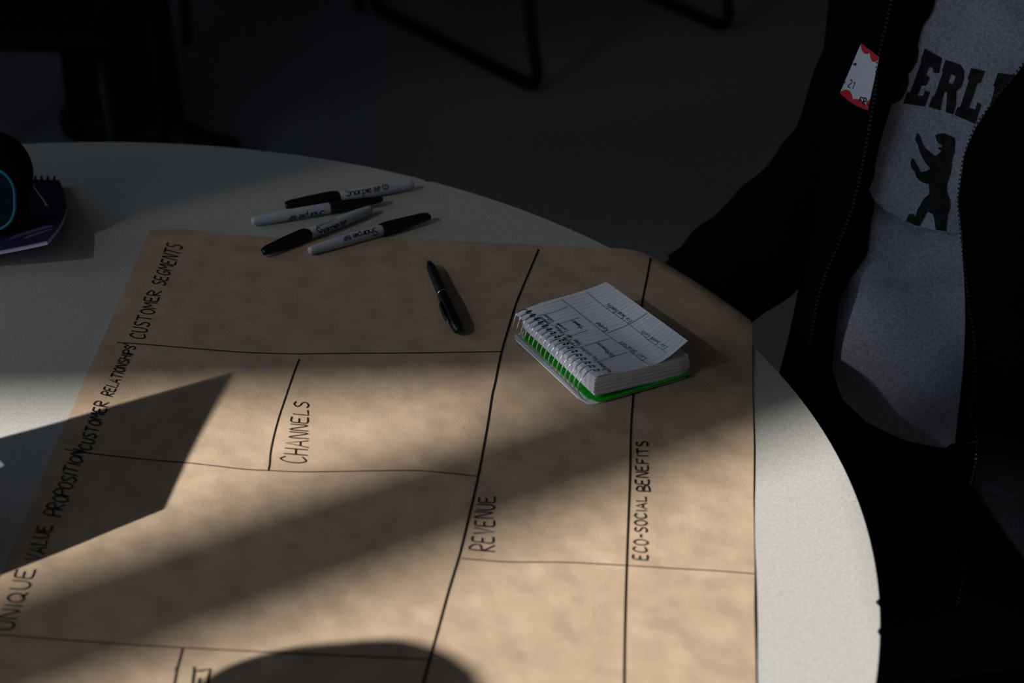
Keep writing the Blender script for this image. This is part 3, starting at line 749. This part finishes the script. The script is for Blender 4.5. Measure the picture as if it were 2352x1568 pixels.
def head_parts(parent, c, fwd, up):
    side = np.cross(fwd, up)
    v, f = [], []; nu, nv = 24, 14
    for j in range(nv):
        th = math.pi*(.02+.62*j/(nv-1))
        for i in range(nu):
            ph = 2*math.pi*i/nu; r = .112
            front = math.cos(ph); lim = .45 if front > .3 else 1
            th2 = th*(lim if front > .3 else 1)
            v.append(c+up*.012+up*r*1.12*math.cos(th2)+(fwd*(front*1.05)+side*math.sin(ph)*.84)*r*math.sin(th2)-fwd*.006)
    obj('hair', v, grid_faces(nu,nv,True), m_hair, parent)
    for s in (-1,1):
        mb = MB(); vv = []
        for k in range(8):
            a = 2*math.pi*k/8; vv.append(c+side*s*.080+fwd*(.014*math.cos(a)-.008)+up*(.028*math.sin(a)-.01)); 
        vv += [p+side*s*.012-fwd*.006 for p in vv]
        bevel(obj('ear', vv, grid_faces(8,2,True)+[tuple(range(8)),tuple(range(8,16))[::-1]], m_skin, parent), .004)
        e = MB(); vv = []
        for k in range(8):
            a = 2*math.pi*k/8; vv.append(c+fwd*.094+side*(s*.032+.013*math.cos(a))+up*.0065*math.sin(a))
        vv.append(c+fwd*.098+side*s*.032)
        obj('eye', vv, [(i,(i+1)%8,8) for i in range(8)], m_pageb, parent)
    nose = [c+fwd*.095+up*.012, c+fwd*.104-up*.012, c+fwd*.117-up*.028, c+fwd*.098-up*.036]
    tube(nose, [.007,.010,.013,.008], 10).build('nose', m_skin, parent, smooth=True)
    mouth = [c+fwd*.093+side*(.024*k)-up*.062+fwd*(-.006*k*k) for k in (-1,-.5,0,.5,1)]
    tube(mouth, [.002,.005,.006,.005,.002], 8).build('mouth', material('lips', (.35,.14,.12), .5, .3, noise=.05), parent, smooth=True)
def cloth_tube(pts, radii, n=22, wr=0, wf=9, seed=0, mb=None):
    P = catmull(pts, 10); R = np.interp(np.linspace(0,1,len(P)), np.linspace(0,1,len(radii)), radii)
    fr = frames(P); v = []
    for i,((p,T,N,B),r) in enumerate(zip(fr,R)):
        for k in range(n):
            a = 2*math.pi*k/n
            rr = r*(1+wr*math.sin(wf*i/len(P)*6.28+2*math.sin(a+seed)+seed)*(.6+.4*math.cos(2*a+seed)))
            v.append(p+N*rr*math.cos(a)+B*rr*math.sin(a))
    mb = mb or MB()
    return mb.add(v, grid_faces(n,len(P),True)+[tuple(range(n))[::-1], tuple(range((len(P)-1)*n,len(P)*n))])

# --- seated person at the right of the table: torso frame
PHI, TAU = math.radians(30), math.radians(20)
TP0 = atz(2050,980,.58)
TN = A3(-math.sin(PHI)*math.cos(TAU), -math.cos(PHI)*math.cos(TAU), math.sin(TAU))
TU = A3(math.sin(PHI)*math.sin(TAU), math.cos(PHI)*math.sin(TAU), math.cos(TAU)); TT = np.cross(TU, TN)
def T(s, v, w=0): return TP0+TT*s+TU*v+TN*w
def sv(px, py, w=0):
    q = onplane(px,py,TP0+TN*w,TN)-TP0; return q@TT, q@TU
pr = thing('person', 'seated person in dark zip jacket over grey printed t-shirt at right of table', 'person', (.465,1.66,0))
FD = unit((-.93,-.37,0)); LD = A3(-FD[1]*-1,0,0); LD = A3(.37,-.93,0)
hipL, hipR = A3(.50,1.545,.488), A3(.435,1.735,.488)
kneeL, kneeR = hipL+FD*.43, hipR+FD*.43
ankL, ankR = kneeL+A3(.02,.01,-.395), kneeR+A3(.02,.01,-.395)
elbR = T(-.235,.062,-.02); wrR = A3(.135,1.655,.605); elbL = T(.25,.14,-.10); wrL = T(.27,-.09,-.06)
J = {'pelvis':(tuple((hipL+hipR)/2+A3(.01,.02,-.02)),.055), 'waist':(T(-.01,.12,-.115),.075), 'chest':(T(-.01,.30,-.12),.078), 'neck0':(T(-.01,.46,-.125),.06), 'neck1':(T(-.01,.53,-.11),.055),
     'head0':(T(-.01,.60,-.085),.088), 'head1':(T(-.01,.675,-.085),.088), 'head2':(T(-.01,.715,-.09),.05), 'chin':(T(-.01,.575,-.035),.042),
     'shR':(T(-.115,.40,-.135),.048), 'uaR':(T(-.160,.19,-.08),.040), 'elR':(elbR,.034), 'wrR':(wrR,.026), 'shL':(T(.12,.40,-.14),.048), 'elL':(elbL,.036), 'wrL':(wrL,.028),
     'hipR':(hipR,.05), 'knR':(kneeR,.048), 'anR':(ankR,.032), 'toR':(ankR+FD*.12+A3(0,0,-.045),.018), 'hipL':(hipL,.05), 'knL':(kneeL,.048), 'anL':(ankL,.032), 'toL':(ankL+FD*.12+A3(0,0,-.045),.018)}
ch = [['pelvis','waist','chest','neck0','neck1','head0','head1','head2'],['head0','chin'],['chest','shR','uaR','elR','wrR'],['chest','shL','elL','wrL'],['pelvis','hipR','knR','anR','toR'],['pelvis','hipL','knL','anL','toL']]
fR = unit((-.55,-.84,-.12)); J['Rpalm'] = (wrR+fR*.055,.026); ch[2].append('Rpalm'); finger_joints(J, ch, 'R', wrR, J['Rpalm'][0], fR, unit((-.84,.55,0)), A3(0,0,-1))
fL = unit(wrL-elbL); J['Lpalm'] = (wrL+fL*.055,.026); ch[3].append('Lpalm'); finger_joints(J, ch, 'L', wrL, J['Lpalm'][0], fL, unit(np.cross(fL, TT)), -TT)
skin_body(pr, J, ch)
head_parts(pr, T(-.01,.625,-.08), unit(TN*.8+A3(-.2,-.1,-.2)), TU)
# trousers and shoes
mb = MB()
cloth_tube([hipL+A3(.06,.03,.0), hipL, (hipL+kneeL)/2+A3(0,0,.004), kneeL+FD*.02, kneeL+A3(.0,.0,-.1)+FD*.03, ankL+A3(0,0,.02)], [.10,.098,.085,.078,.07,.058], wr=.02, seed=1, mb=mb)
cloth_tube([hipR+A3(.06,.03,.0), hipR, (hipR+kneeR)/2+A3(0,0,.004), kneeR+FD*.02, kneeR+A3(.0,.0,-.1)+FD*.03, ankR+A3(0,0,.02)], [.10,.098,.085,.078,.07,.058], wr=.02, seed=2, mb=mb)
cloth_tube([(hipL+hipR)/2+LD*.13+A3(.03,0,0), (hipL+hipR)/2+A3(.03,.02,.01), (hipL+hipR)/2-LD*.13+A3(.03,0,0)], [.085,.10,.085], mb=mb)
cloth_tube([(hipL+hipR)/2+A3(.02,.02,-.01), T(-.01,.02,-.125), T(-.01,.09,-.125)], [.115,.118,.112], mb=mb)
mb.build('trousers', m_jeans, pr, smooth=True)
for a in (ankL, ankR):
    tube(catmull([a-FD*.05+A3(0,0,-.045), a+A3(0,0,-.035), a+FD*.09+A3(0,0,-.05), a+FD*.17+A3(0,0,-.06)],5), [.03+.012*math.sin(math.pi*min(1,k/15+.2)) for k in range(16)], 16).build('shoe', m_shoe, pr, smooth=True)

# t-shirt
fold1 = np.array([(-.17,.236),(-.085,.226),(-.079,.222),(-.065,.210),(-.045,.202),(-.017,.198),(.021,.202),(.06,.206),(.16,.23)])
hemc = np.array([(-.17,.045),(-.077,.036),(-.057,.010),(-.026,-.004),(.016,-.009),(.064,-.005),(.17,.02)])
def interp(tab, s): return float(np.interp(s, tab[:,0], tab[:,1]))
f2a, f2b = sv(1965,638), sv(2125,642)
def shirt_w(s, v):
    x = min(abs(s+.005)/.146, 1); base = -.112 + .112*max(0,1-x**2.8)**.45
    d = v-interp(fold1, s); fade = max(0,min(1,(.065-s)/.06))
    w = fade*(.0125*math.exp(-d/.028) if d > 0 else .0125*max(0,1+d/.0035)-.014*math.exp(d/.013)*min(1,-d/.0035))
    d2 = v-(f2a[1]+(f2b[1]-f2a[1])*(s-f2a[0])/(f2b[0]-f2a[0])); fd2 = max(0,min(1,(.03-s)/.05))
    w += fd2*(.0045*math.exp(-d2/.02) if d2 > 0 else .0045*math.exp(d2/.010)-.0065*(1-math.exp(d2/.010))*math.exp(d2/.03))
    w += .0022*math.sin(38*v+22*s)+.0015*math.sin(70*s-30*v+1)+.0012*math.sin(95*v+60*s)
    w += .006*math.exp(-((v-.03)/.03)**2)*math.sin(26*s+1.2)
    return base+w
nS, nV = 84, 190; v = []
for j in range(nV):
    k = j/(nV-1)
    for i in range(nS):
        front = i < 52
        if front: s = -.145+.285*i/51
        else: s = .140-.285*(i-51)/33
        v0 = interp(hemc, s) if front else .03
        vv = v0+(.475-v0)*k
        if front: w = shirt_w(s, vv)
        else:
            x = min(abs(s+.0025)/.143,1); w = -.112-.11*max(0,1-x**2.6)**.45
        sq = 1-max(0,(vv-.40)/.075)**2*.5
        v.append(T(s*sq, vv, -.11+(w+.11)*(.4+.6*sq)))
tsh = obj('t_shirt', v, grid_faces(nS,nV,True), m_shirt, pr); solid(tsh, .0016, -1)
tag(tsh, 'heather grey t-shirt with black BERLIN lettering and a standing bear')
def print_poly(name, polys, sc, ox, oy, clipfold=False):
    """flat print on the shirt front: outlines in photo pixels, holes allowed"""
    mb = MB()
    for loops in polys:
        L = []
        for lp in loops:
            q = []
            for a, b in zip(lp, lp[1:]+lp[:1]):
                m = max(1, int(math.hypot(b[0]-a[0], b[1]-a[1])/sc/5))
                q += [(a[0]+(b[0]-a[0])*k/m, a[1]+(b[1]-a[1])*k/m) for k in range(m)]
            L.append([Vector((ox+x/sc, oy+y/sc, 0)) for x, y in q])
        tri = tessellate_polygon(L); flat = [p for lp in L for p in lp]
        bm = bmesh.new(); vs = [bm.verts.new((p.x,p.y,0)) for p in flat]
        for t3 in tri:
            try: bm.faces.new([vs[i] for i in t3])
            except ValueError: pass
        for _ in range(3):
            es = [e for e in bm.edges if e.calc_length() > 7]
            if es: bmesh.ops.subdivide_edges(bm, edges=es, cuts=1, use_grid_fill=False); bmesh.ops.triangulate(bm, faces=bm.faces[:])
        bm.verts.index_update(); pv = []
        for q in bm.verts:
            w = 0
            for _ in range(6):
                s, vv = sv(q.co.x, q.co.y, w)
                if clipfold: vv = max(vv, interp(fold1, s)+.0008)
                w = shirt_w(s, vv)+.0011
            pv.append(T(s, vv, w))
        mb.add(pv, [[x.index for x in fc.verts] for fc in bm.faces]); bm.free()
    return mb.build(name, m_shprint, tsh, smooth=True)
ox, oy, sc = 2020, 80, 7.063
print_poly('letter_e', [[[(735,228),(1012,382),(962,622),(872,612),(862,535),(798,520),(752,655),(812,690),(752,832),(678,822),(615,985),(712,985),(735,905),(815,930),(735,1165),(385,1110),(448,930),(500,925),(675,440),(665,420)]]], sc, ox, oy)
print_poly('letter_r', [[[(1070,408),(1300,480),(1365,580),(1370,700),(1325,850),(1245,915),(1235,1140),(1195,1290),(1075,1250),(1100,930),(1050,925),(1015,1060),(985,1225),(795,1165),(860,1000),(895,985),(1030,600),(1012,580)], [(1165,630),(1235,680),(1185,800),(1110,780)]]], sc, ox, oy)
print_poly('letter_l', [[[(1485,540),(1705,590),(1635,780),(1590,780),(1450,1185),(1550,1215),(1590,1095),(1645,1130),(1550,1445),(1215,1300),(1265,1175),(1310,1165),(1450,740),(1430,710)]]], sc, ox, oy)
print_poly('letter_i', [[[(1920,620),(2200,650),(2120,860),(2060,840),(1900,1320),(1960,1350),(1900,1560),(1650,1480),(1720,1290),(1760,1290),(1870,850),(1845,830)]]], sc, ox, oy)
print_poly('letter_b', [[[(440,90),(600,140),(640,250),(615,420),(535,570),(462,640),(478,760),(440,900),(360,1040),(250,1120),(60,1090),(120,900),(180,880),(350,400),(320,300),(380,110)], [(330,735),(312,745),(258,890),(282,880),(305,830)]]], sc, ox, oy)
print_poly('letter_n', [[[(2270,690),(2420,720),(2470,1150),(2570,760),(2640,780),(2440,1700),(2380,1690),(2310,1180),(2200,1640),(2080,1620)]]], sc, ox, oy)
bear = [(607,165),(650,155),(720,150),(790,175),(850,205),(860,260),(850,330),(855,380),(830,450),(815,520),(815,580),(800,660),(775,740),(755,800),(750,870),(760,920),(785,990),(795,1060),(785,1140),(765,1190),(755,1260),(748,1340),(745,1415),(612,1408),(600,1300),(580,1200),(560,1180),(500,1150),(470,1215),(440,1270),(405,1340),(330,1330),(225,1275),(265,1185),(320,1185),(350,1215),(375,1130),(420,1050),(460,980),(500,950),(530,920),(520,800),(430,775),(390,745),(355,690),(345,640),(300,590),(285,530),(300,480),(320,465),(345,520),(380,570),(412,645),(480,635),(540,600),(490,540),(440,460),(400,370),(380,290),(345,230),(365,150),(385,145),(410,190),(425,250),(455,320),(520,375),(600,440),(655,405),(680,370),(640,345),(650,325),(695,325),(690,300),(640,270),(615,220)]
print_poly('bear_print', [[bear]], 5.6, 2040, 280, True)

# jacket
zR_t = np.array(sorted((lambda q:(q[1],q[0]))(sv(x,y,.04)) for x,y in [(2062,-60),(2035,60),(2017,135),(2010,220),(1996,300),(1980,390),(1958,480),(1930,555),(1900,620),(1878,690),(1866,760),(1850,850)]))
cR_t = np.array(sorted((lambda q:(q[1],q[0]))(sv(x,y,.004)) for x,y in [(2165,-60),(2145,0),(2138,30),(2115,62),(2105,95),(2085,150),(2060,200),(2038,240),(2025,290),(2012,350),(2006,410),(1997,436),(1994,448),(2000,475),(1992,520),(1987,555),(1985,585),(1955,630),(1925,672),(1913,700),(1912,760),(1905,810),(1897,842),(1898,870)]))
zL_px = [(2430,30),(2352,147),(2300,210),(2262,262),(2240,295),(2218,350),(2208,400),(2202,450),(2204,500),(2210,550),(2214,600),(2220,650),(2230,720),(2240,800),(2240,880),(2230,950),(2245,1010),(2238,1080),(2216,1160),(2207,1240),(2214,1310),(2205,1370),(2180,1420)]
zL_z = [None]*17+[.585,.583,.577,.562,.54,.51]
cL_px = [(2430,30),(2352,147),(2300,210),(2262,262),(2240,295),(2218,350),(2208,400),(2202,450),(2203,500),(2208,550),(2211,600),(2214,650),(2216,720),(2214,800),(2208,880),(2200,950),(2192,1025)]
def zr(v): return float(np.interp(v, zR_t[:,0], zR_t[:,1]))
def crr(v): return float(np.interp(v, cR_t[:,0], cR_t[:,1]))
rows = 70; cols = 16; v = []
def rpanel(k, vv):                                             # k 0 zipper .. 1 side seam
    s0 = zr(vv); s1 = -.150-.13*max(0,(vv-.1)); s = s0+(s1-s0)*k
    return T(s, vv, .040*(1-k)-.075*k+.012*math.sin(math.pi*k)+.0025*math.sin(40*vv+9*k)*k)
for j in range(rows):
    vv = -.10+.55*j/(rows-1)
    for i in range(cols): v.append(rpanel(i/(cols-1), vv))
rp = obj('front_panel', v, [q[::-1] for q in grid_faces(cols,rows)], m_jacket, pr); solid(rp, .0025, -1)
v = []
for j in range(rows):
    vv = -.02+.46*j/(rows-1); s0, s1 = zr(vv)+.0005, crr(vv)
    for i in range(6):
        k = i/5; s = s0+(s1-s0)*k; wS = shirt_w(s1, vv)+.003
        w = .0385*(1-k)+wS*k-.012*math.sin(math.pi*k); w = max(w, shirt_w(s,vv)+.002)
        v.append(T(s, vv, w))
lin = obj('facing', v, grid_faces(6,rows), m_lining, pr); solid(lin, .0015, 0)
# left panel
zl3 = []
for (x,y), z in zip(zL_px, zL_z):
    zl3.append(onplane(x,y,TP0+TN*.03,TN) if z is None else atz(x,y,z))
zl3 = catmull(zl3, 4); nR_ = len(zl3)
offs = [(0,0,0),(.018,.004,0),(.05,.006,0),(.10,-.012,-.005),(.15,-.06,-.012),(.185,-.13,-.02),(.18,-.20,-.02)]
NH = unit((TN[0],TN[1],0)); v = []
for j, p in enumerate(zl3):
    q = (p-TP0)@TU
    for a,b,c in offs:
        low = max(0, min(1, -q/.1))
        v.append(p+TT*a+NH*b*(1-.4*low)+A3(0,0,c*(1+4*low))+TN*.002*math.sin(j*.7+a*40))
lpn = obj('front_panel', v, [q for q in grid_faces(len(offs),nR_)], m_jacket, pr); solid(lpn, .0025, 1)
cl3 = catmull([onplane(x,y,TP0+TN*.004,TN) for x,y in cL_px], 4); v = []
for a, b in zip(zl3, cl3):
    for k in (0,.35,.7,1): v.append(a*(1-k)+b*k-TN*.006*math.sin(math.pi*k)-TN*.001)
obj('facing', v, [q[::-1] for q in grid_faces(4,len(cl3))], m_lining, pr)
# back
v = []
for j in range(30):
    vv = -.08+.53*j/29
    for k in range(20):
        a = math.pi*(k/19); s = -.165*math.cos(a)+.02; w = -.08-.165*math.sin(a)
        sh = 1-max(0,(vv-.38)/.07)**2*.35; v.append(T(s*sh, vv, w))
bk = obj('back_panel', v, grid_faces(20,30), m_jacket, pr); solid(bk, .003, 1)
# zip teeth along both edges
def teeth(path, side):
    P = [np.array(p) for p in path]; d = np.r_[0,np.cumsum([np.linalg.norm(P[i+1]-P[i]) for i in range(len(P)-1)])]
    mb = MB(); n_ = int(d[-1]/.0042)
    for q in range(n_):
        t = d[-1]*q/n_; p = A3(*[np.interp(t,d,[x[i] for x in P]) for i in range(3)]); p2 = A3(*[np.interp(min(t+.002,d[-1]),d,[x[i] for x in P]) for i in range(3)])
        if np.linalg.norm(p2-p) < 1e-6: continue
        a = unit(p2-p); b = unit(np.cross(TN,a))*side; c = np.cross(a,b)
        vv = [p+a*x*.0009+b*y*.0013+c*z*.0007 for z in (-1,1) for x,y in ((-1,-1),(1,-1),(1,1),(-1,1))]
        mb.add(vv, [(0,3,2,1),(4,5,6,7),(0,1,5,4),(1,2,6,5),(2,3,7,6),(3,0,4,7)])
    o = mb.build('zip_teeth', m_tooth, pr); o['kind'] = 'stuff'; return o
teeth([rpanel(0, -.06+.5*k/60)+TN*.0006 for k in range(61)], 1); teeth([p+TN*.0008+A3(0,0,.0006) for p in zl3], 1)
# sleeves
mb = cloth_tube([T(-.115,.43,-.14), T(-.128,.35,-.12), T(-.142,.236,-.10), T(-.168,.169,-.07), T(-.208,.105,-.04), elbR+TU*.006], [.066,.062,.059,.058,.057,.052], n=28, wr=.055, wf=5.5, seed=3)
cloth_tube([T(-.212,.10,-.04), elbR, elbR*.6+wrR*.4, wrR], [.052,.052,.045,.036], n=24, wr=.03, wf=5, seed=4, mb=mb)
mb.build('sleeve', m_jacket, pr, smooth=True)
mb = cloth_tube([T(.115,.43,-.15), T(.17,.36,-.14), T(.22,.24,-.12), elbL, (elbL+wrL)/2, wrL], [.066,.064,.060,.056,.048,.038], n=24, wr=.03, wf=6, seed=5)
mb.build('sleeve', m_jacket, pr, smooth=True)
tube(catmull([T(-.085,.43,.0), T(-.10,.455,-.09), T(-.05,.475,-.17), T(.05,.475,-.17), T(.10,.455,-.09), T(.075,.43,.0)],5), .022, 12).build('collar', m_jacket, pr, smooth=True)

# name badge stuck to the jacket front
def rp_hit(px, py, lift=.0016):
    w = .03
    for _ in range(20):
        s, vv = sv(px,py,w); s0 = zr(vv); s1 = -.150-.13*max(0,vv-.1); k = min(max((s-s0)/(s1-s0),0),1)
        w = w+.5*(.040*(1-k)-.075*k+.012*math.sin(math.pi*k)+lift+.0025*math.sin(40*vv+9*k)*k-w)
    s, vv = sv(px,py,w); return T(s,vv,w)
BQ = [(1929,214),(1993,253),(2019,131),(1978,99)]             # lower left, lower right, upper right, upper left
def bpx(a, b):                                                 # a across, b up; the lower edge sags
    q = np.array(BQ, float); p = (q[0]*(1-a)+q[1]*a)*(1-b)+(q[3]*(1-a)+q[2]*a)*b
    return p+np.array([0, 6*math.sin(math.pi*a)*(1-b)**2])
nm = thing('name_badge', 'white name sticker with red scalloped ends on the jacket front', 'sticker', tuple(rp_hit(1965,180)))
v = [rp_hit(*bpx(i/11,j/15)) for j in range(16) for i in range(12)]
bo = obj('sticker', v, grid_faces(12,16), m_badge, nm); solid(bo, .0004, -1)
def scallop(b_edge, arcs, inward):
    mb = MB()
    for a0,a1,h in arcs:
        top, low = [], []
        for q in range(13):
            k = q/12; a = a0+(a1-a0)*k; dd = h*math.sin(math.pi*min(max(k,.02),.98))**.6
            top.append(rp_hit(*bpx(a,b_edge), .0021)); low.append(rp_hit(*bpx(a,b_edge+inward*dd), .0021))
        mb.add(top+low, [(i,i+1,13+i+1,13+i) if inward < 0 else (i,13+i,13+i+1,i+1) for i in range(12)])
    return mb
scallop(1.0, [(0,.56,.12),(.50,1.0,.15)], -1).build('red_border', m_red, nm)
scallop(0.0, [(0,.45,.15),(.35,1.0,.12)], 1).build('red_border', m_red, nm)
mb = MB(); e = [rp_hit(*bpx(1.0,b),.0021) for b in np.linspace(.04,.20,6)]; f_ = [rp_hit(*bpx(1.0-.10*math.sin(math.pi*k),b),.0021) for k,b in zip(np.linspace(.05,.95,6),np.linspace(.04,.20,6))]
mb.add(e+f_, [(i,6+i,7+i,i+1) for i in range(5)]); mb.build('red_border', m_red, nm)
BN = unit(np.cross(rp_hit(1993,253)-rp_hit(1929,214), rp_hit(1978,99)-rp_hit(1929,214)))
mb = MB()
pl = lambda x,y: rp_hit(x,y,.0023)
for st in ([(1960,151),(1959,147),(1967,145),(1964,152)],[(1960,148),(1967,148)],[(1939,190),(1943,188)]):
    ribbon([pl(*q) for q in st], .0005, BN, mb)
quad_text('21', (1946,199),(1959,205),(1952,182),(1964,188), pl, .0005, BN, mb)
quad_text('FR', (1971,236),(1986,243),(1976,223),(1991,229), pl, .0006, BN, mb)
ribbon([pl(1990,240),pl(1997,242)], .0006, BN, mb)
mb.build('handwriting', m_penink, nm)['kind'] = 'stuff'

# ------------------------------------------------------------------ chairs
def sled_chair(label, loc, rot, frame_mat=m_tube):
    c = thing('sled_chair', label, 'chair', (loc[0],loc[1],0), rot)
    r = .0125
    for s in (-1,1):
        y = .27*s
        def arc(cx, cz, a0, a1, rad=.035): return [(cx+rad*math.cos(a), y, cz+rad*math.sin(a)) for a in np.linspace(a0,a1,6)]
        pts = [(.20,y,.44)] + [(.262,y,.10)] + arc(.242,.0475,0,-math.pi/2) + arc(-.262,.0475,-math.pi/2,-math.pi) + [(-.297,y,.10),(-.235,y,.44),(-.30,y,.80)]
        tube(pts, r, 12).build('side_frame', frame_mat, c, smooth=True, local=True)
    for x in (.16,-.18):
        tube([(x,-.27,.432),(x,.27,.432)], .010, 10).build('crossbar', frame_mat, c, smooth=True, local=True)
    bevel(MB().box((-.22,-.235,.442),(.24,.235,.475)).build('seat', m_seat, c, local=True), .015, 3)
    v = [( -.255-.085*k+.02*math.cos(a*2.2), .245*a*1.0, .53+.31*k) for k in np.linspace(0,1,8) for a in np.linspace(-1,1,10)]
    b = obj('backrest', v, grid_faces(10,8), m_seat, c, local=True); solid(b, .018, 0)
    return c
def leg_chair(label, loc, rot, SEAT=.462):
    c = thing('leg_chair', label, 'chair', (loc[0],loc[1],0), rot)
    for sx in (-1,1):
        for sy in (-1,1):
            tube([(.205*sx,.205*sy,.002),(.185*sx,.19*sy,SEAT-.03)], [.011,.012], 12).build('leg', m_tube, c, smooth=True, local=True)
    for sy in (-1,1):
        tube([(-.18,.19*sy,SEAT-.03),(-.25,.19*sy,.82)], .011, 10).build('back_post', m_tube, c, smooth=True, local=True)
    bevel(MB().box((-.215,-.22,SEAT-.03),(.225,.22,SEAT)).build('seat', m_seat, c, local=True), .014, 3)
    v = [(-.205-.07*k+.018*math.cos(a*2.2), .205*a, .55+.28*k) for k in np.linspace(0,1,6) for a in np.linspace(-1,1,10)]
    solid(obj('backrest', v, grid_faces(10,6), m_seat, c, local=True), .016, 0)
    return c
A_, B_ = atz(1243,222,0), atz(862,28,0); dd = unit(B_-A_); wd = A3(-dd[1],dd[0],0); wd = wd if wd[0] > 0 else -wd
mid = (A_+B_)/2 + wd*.27
sled_chair('black sled base chair standing on the floor behind the table, its runners showing', mid, math.atan2(-dd[1],-dd[0]))
leg_chair('black chair under the seated person at the right of the table', (.53,1.70), math.atan2(-.70,-.71), .345)
q = atz(575,104,0); leg_chair('dark chair of which one thin leg shows at the top left', (q[0]-.06,q[1]+.28), math.radians(-60))
q = atz(258,118,.44); leg_chair('dark chair nearest the far rim of the table at top left', (q[0]-.21,q[1]+.22), math.radians(180))

# ------------------------------------------------------------------ standing person far behind the table, only the lower legs in view
fA, fB = atz(350,322,.03), atz(228,300,.03)
tA, tB = atz(292,0,.25), atz(205,40,.20)
p2 = thing('person', 'person in dark trousers standing beyond the table at top left, only legs showing', 'person', (float(fA[0])-.1, float(fA[1])+.15, 0))
fA, fB = A3(fA[0],fA[1],0), A3(fB[0],fB[1],0)
kA, kB = fA+(tA-fA)*2.0, fB+(tB-fB)*2.4
kA[2], kB[2] = .50, .50
c_ = (kA+kB)/2+A3(.0,.05,0); hA, hB = c_+A3(.085,0,.42), c_+A3(-.085,.02,.42)
pe = c_+A3(0,0,.47)
J = {'pelvis':(pe,.125),'waist':(pe+A3(0,0,.18),.115),'chest':(pe+A3(0,0,.38),.13),'neck0':(pe+A3(0,0,.54),.06),'neck1':(pe+A3(0,-.01,.60),.055),'head0':(pe+A3(0,-.02,.68),.088),'head1':(pe+A3(0,-.02,.75),.088),'head2':(pe+A3(0,-.02,.79),.05),'chin':(pe+A3(0,-.07,.655),.042),
     'shR':(pe+A3(-.17,0,.48),.058),'elR':(pe+A3(-.22,.02,.20),.042),'wrR':(pe+A3(-.22,-.04,-.04),.028),'shL':(pe+A3(.17,0,.48),.058),'elL':(pe+A3(.22,.02,.20),.042),'wrL':(pe+A3(.22,-.04,-.04),.028),
     'hA':(hA,.05),'kA':(kA,.034),'aA':(fA+A3(0,0,.09),.020),'oA':(fA+A3(.06,-.02,.045),.010),'hB':(hB,.05),'kB':(kB,.034),'aB':(fB+A3(0,0,.09),.020),'oB':(fB+A3(.06,-.02,.045),.010)}
ch = [['pelvis','waist','chest','neck0','neck1','head0','head1','head2'],['head0','chin'],['chest','shR','elR','wrR','Rpalm'],['chest','shL','elL','wrL','Lpalm'],['pelvis','hA','kA','aA','oA'],['pelvis','hB','kB','aB','oB']]
dn = A3(0,-.1,-1); dn = unit(dn)
J['Rpalm'] = (J['wrR'][0]+dn*.055,.026); J['Lpalm'] = (J['wrL'][0]+dn*.055,.026)
finger_joints(J, ch, 'R', None, J['Rpalm'][0], dn, A3(0,1,-.1), A3(1,0,0)); finger_joints(J, ch, 'L', None, J['Lpalm'][0], dn, A3(0,1,-.1), A3(-1,0,0))
skin_body(p2, J, ch); head_parts(p2, pe+A3(0,-.02,.70), A3(0,-1,0), A3(0,0,1))
mb = cloth_tube([hA+A3(0,0,.03), kA, (kA+fA)/2+A3(0,0,.02), fA+A3(0,0,.045)], [.105,.086,.076,.066], wr=.03, seed=6)
mb.build('trouser_leg', m_brown, p2, smooth=True)
mb = cloth_tube([hB+A3(0,0,.03), kB, (kB+fB)/2+A3(0,0,.02), fB+A3(0,0,.045)], [.105,.08,.066,.056], wr=.03, seed=7)
mb.build('trouser_leg', m_jeans, p2, smooth=True)
mb = cloth_tube([pe-A3(0,0,.12), pe, pe+A3(0,0,.1)], [.13,.15,.14]); mb.build('trousers', m_jeans, p2, smooth=True)
mb = cloth_tube([pe+A3(0,0,.02), pe+A3(0,0,.2), pe+A3(0,0,.42), pe+A3(0,0,.53)], [.15,.14,.155,.07], wr=.01); mb.build('jumper', m_jacket, p2, smooth=True)
for s in ('R','L'):
    cloth_tube([J['sh'+s][0], J['el'+s][0], J['wr'+s][0]], [.066,.052,.036], wr=.02).build('sleeve', m_jacket, p2, smooth=True)
for a in (fA, fB):
    fw = unit((.9,-.3,0))
    tube(catmull([a-fw*.06+A3(0,0,.04), a+A3(0,0,.05), a+fw*.09+A3(0,0,.038), a+fw*.17+A3(0,0,.03)],5), [.03+.012*math.sin(math.pi*min(1,k/15+.2)) for k in range(16)], 16).build('shoe', m_shoe, p2, smooth=True)
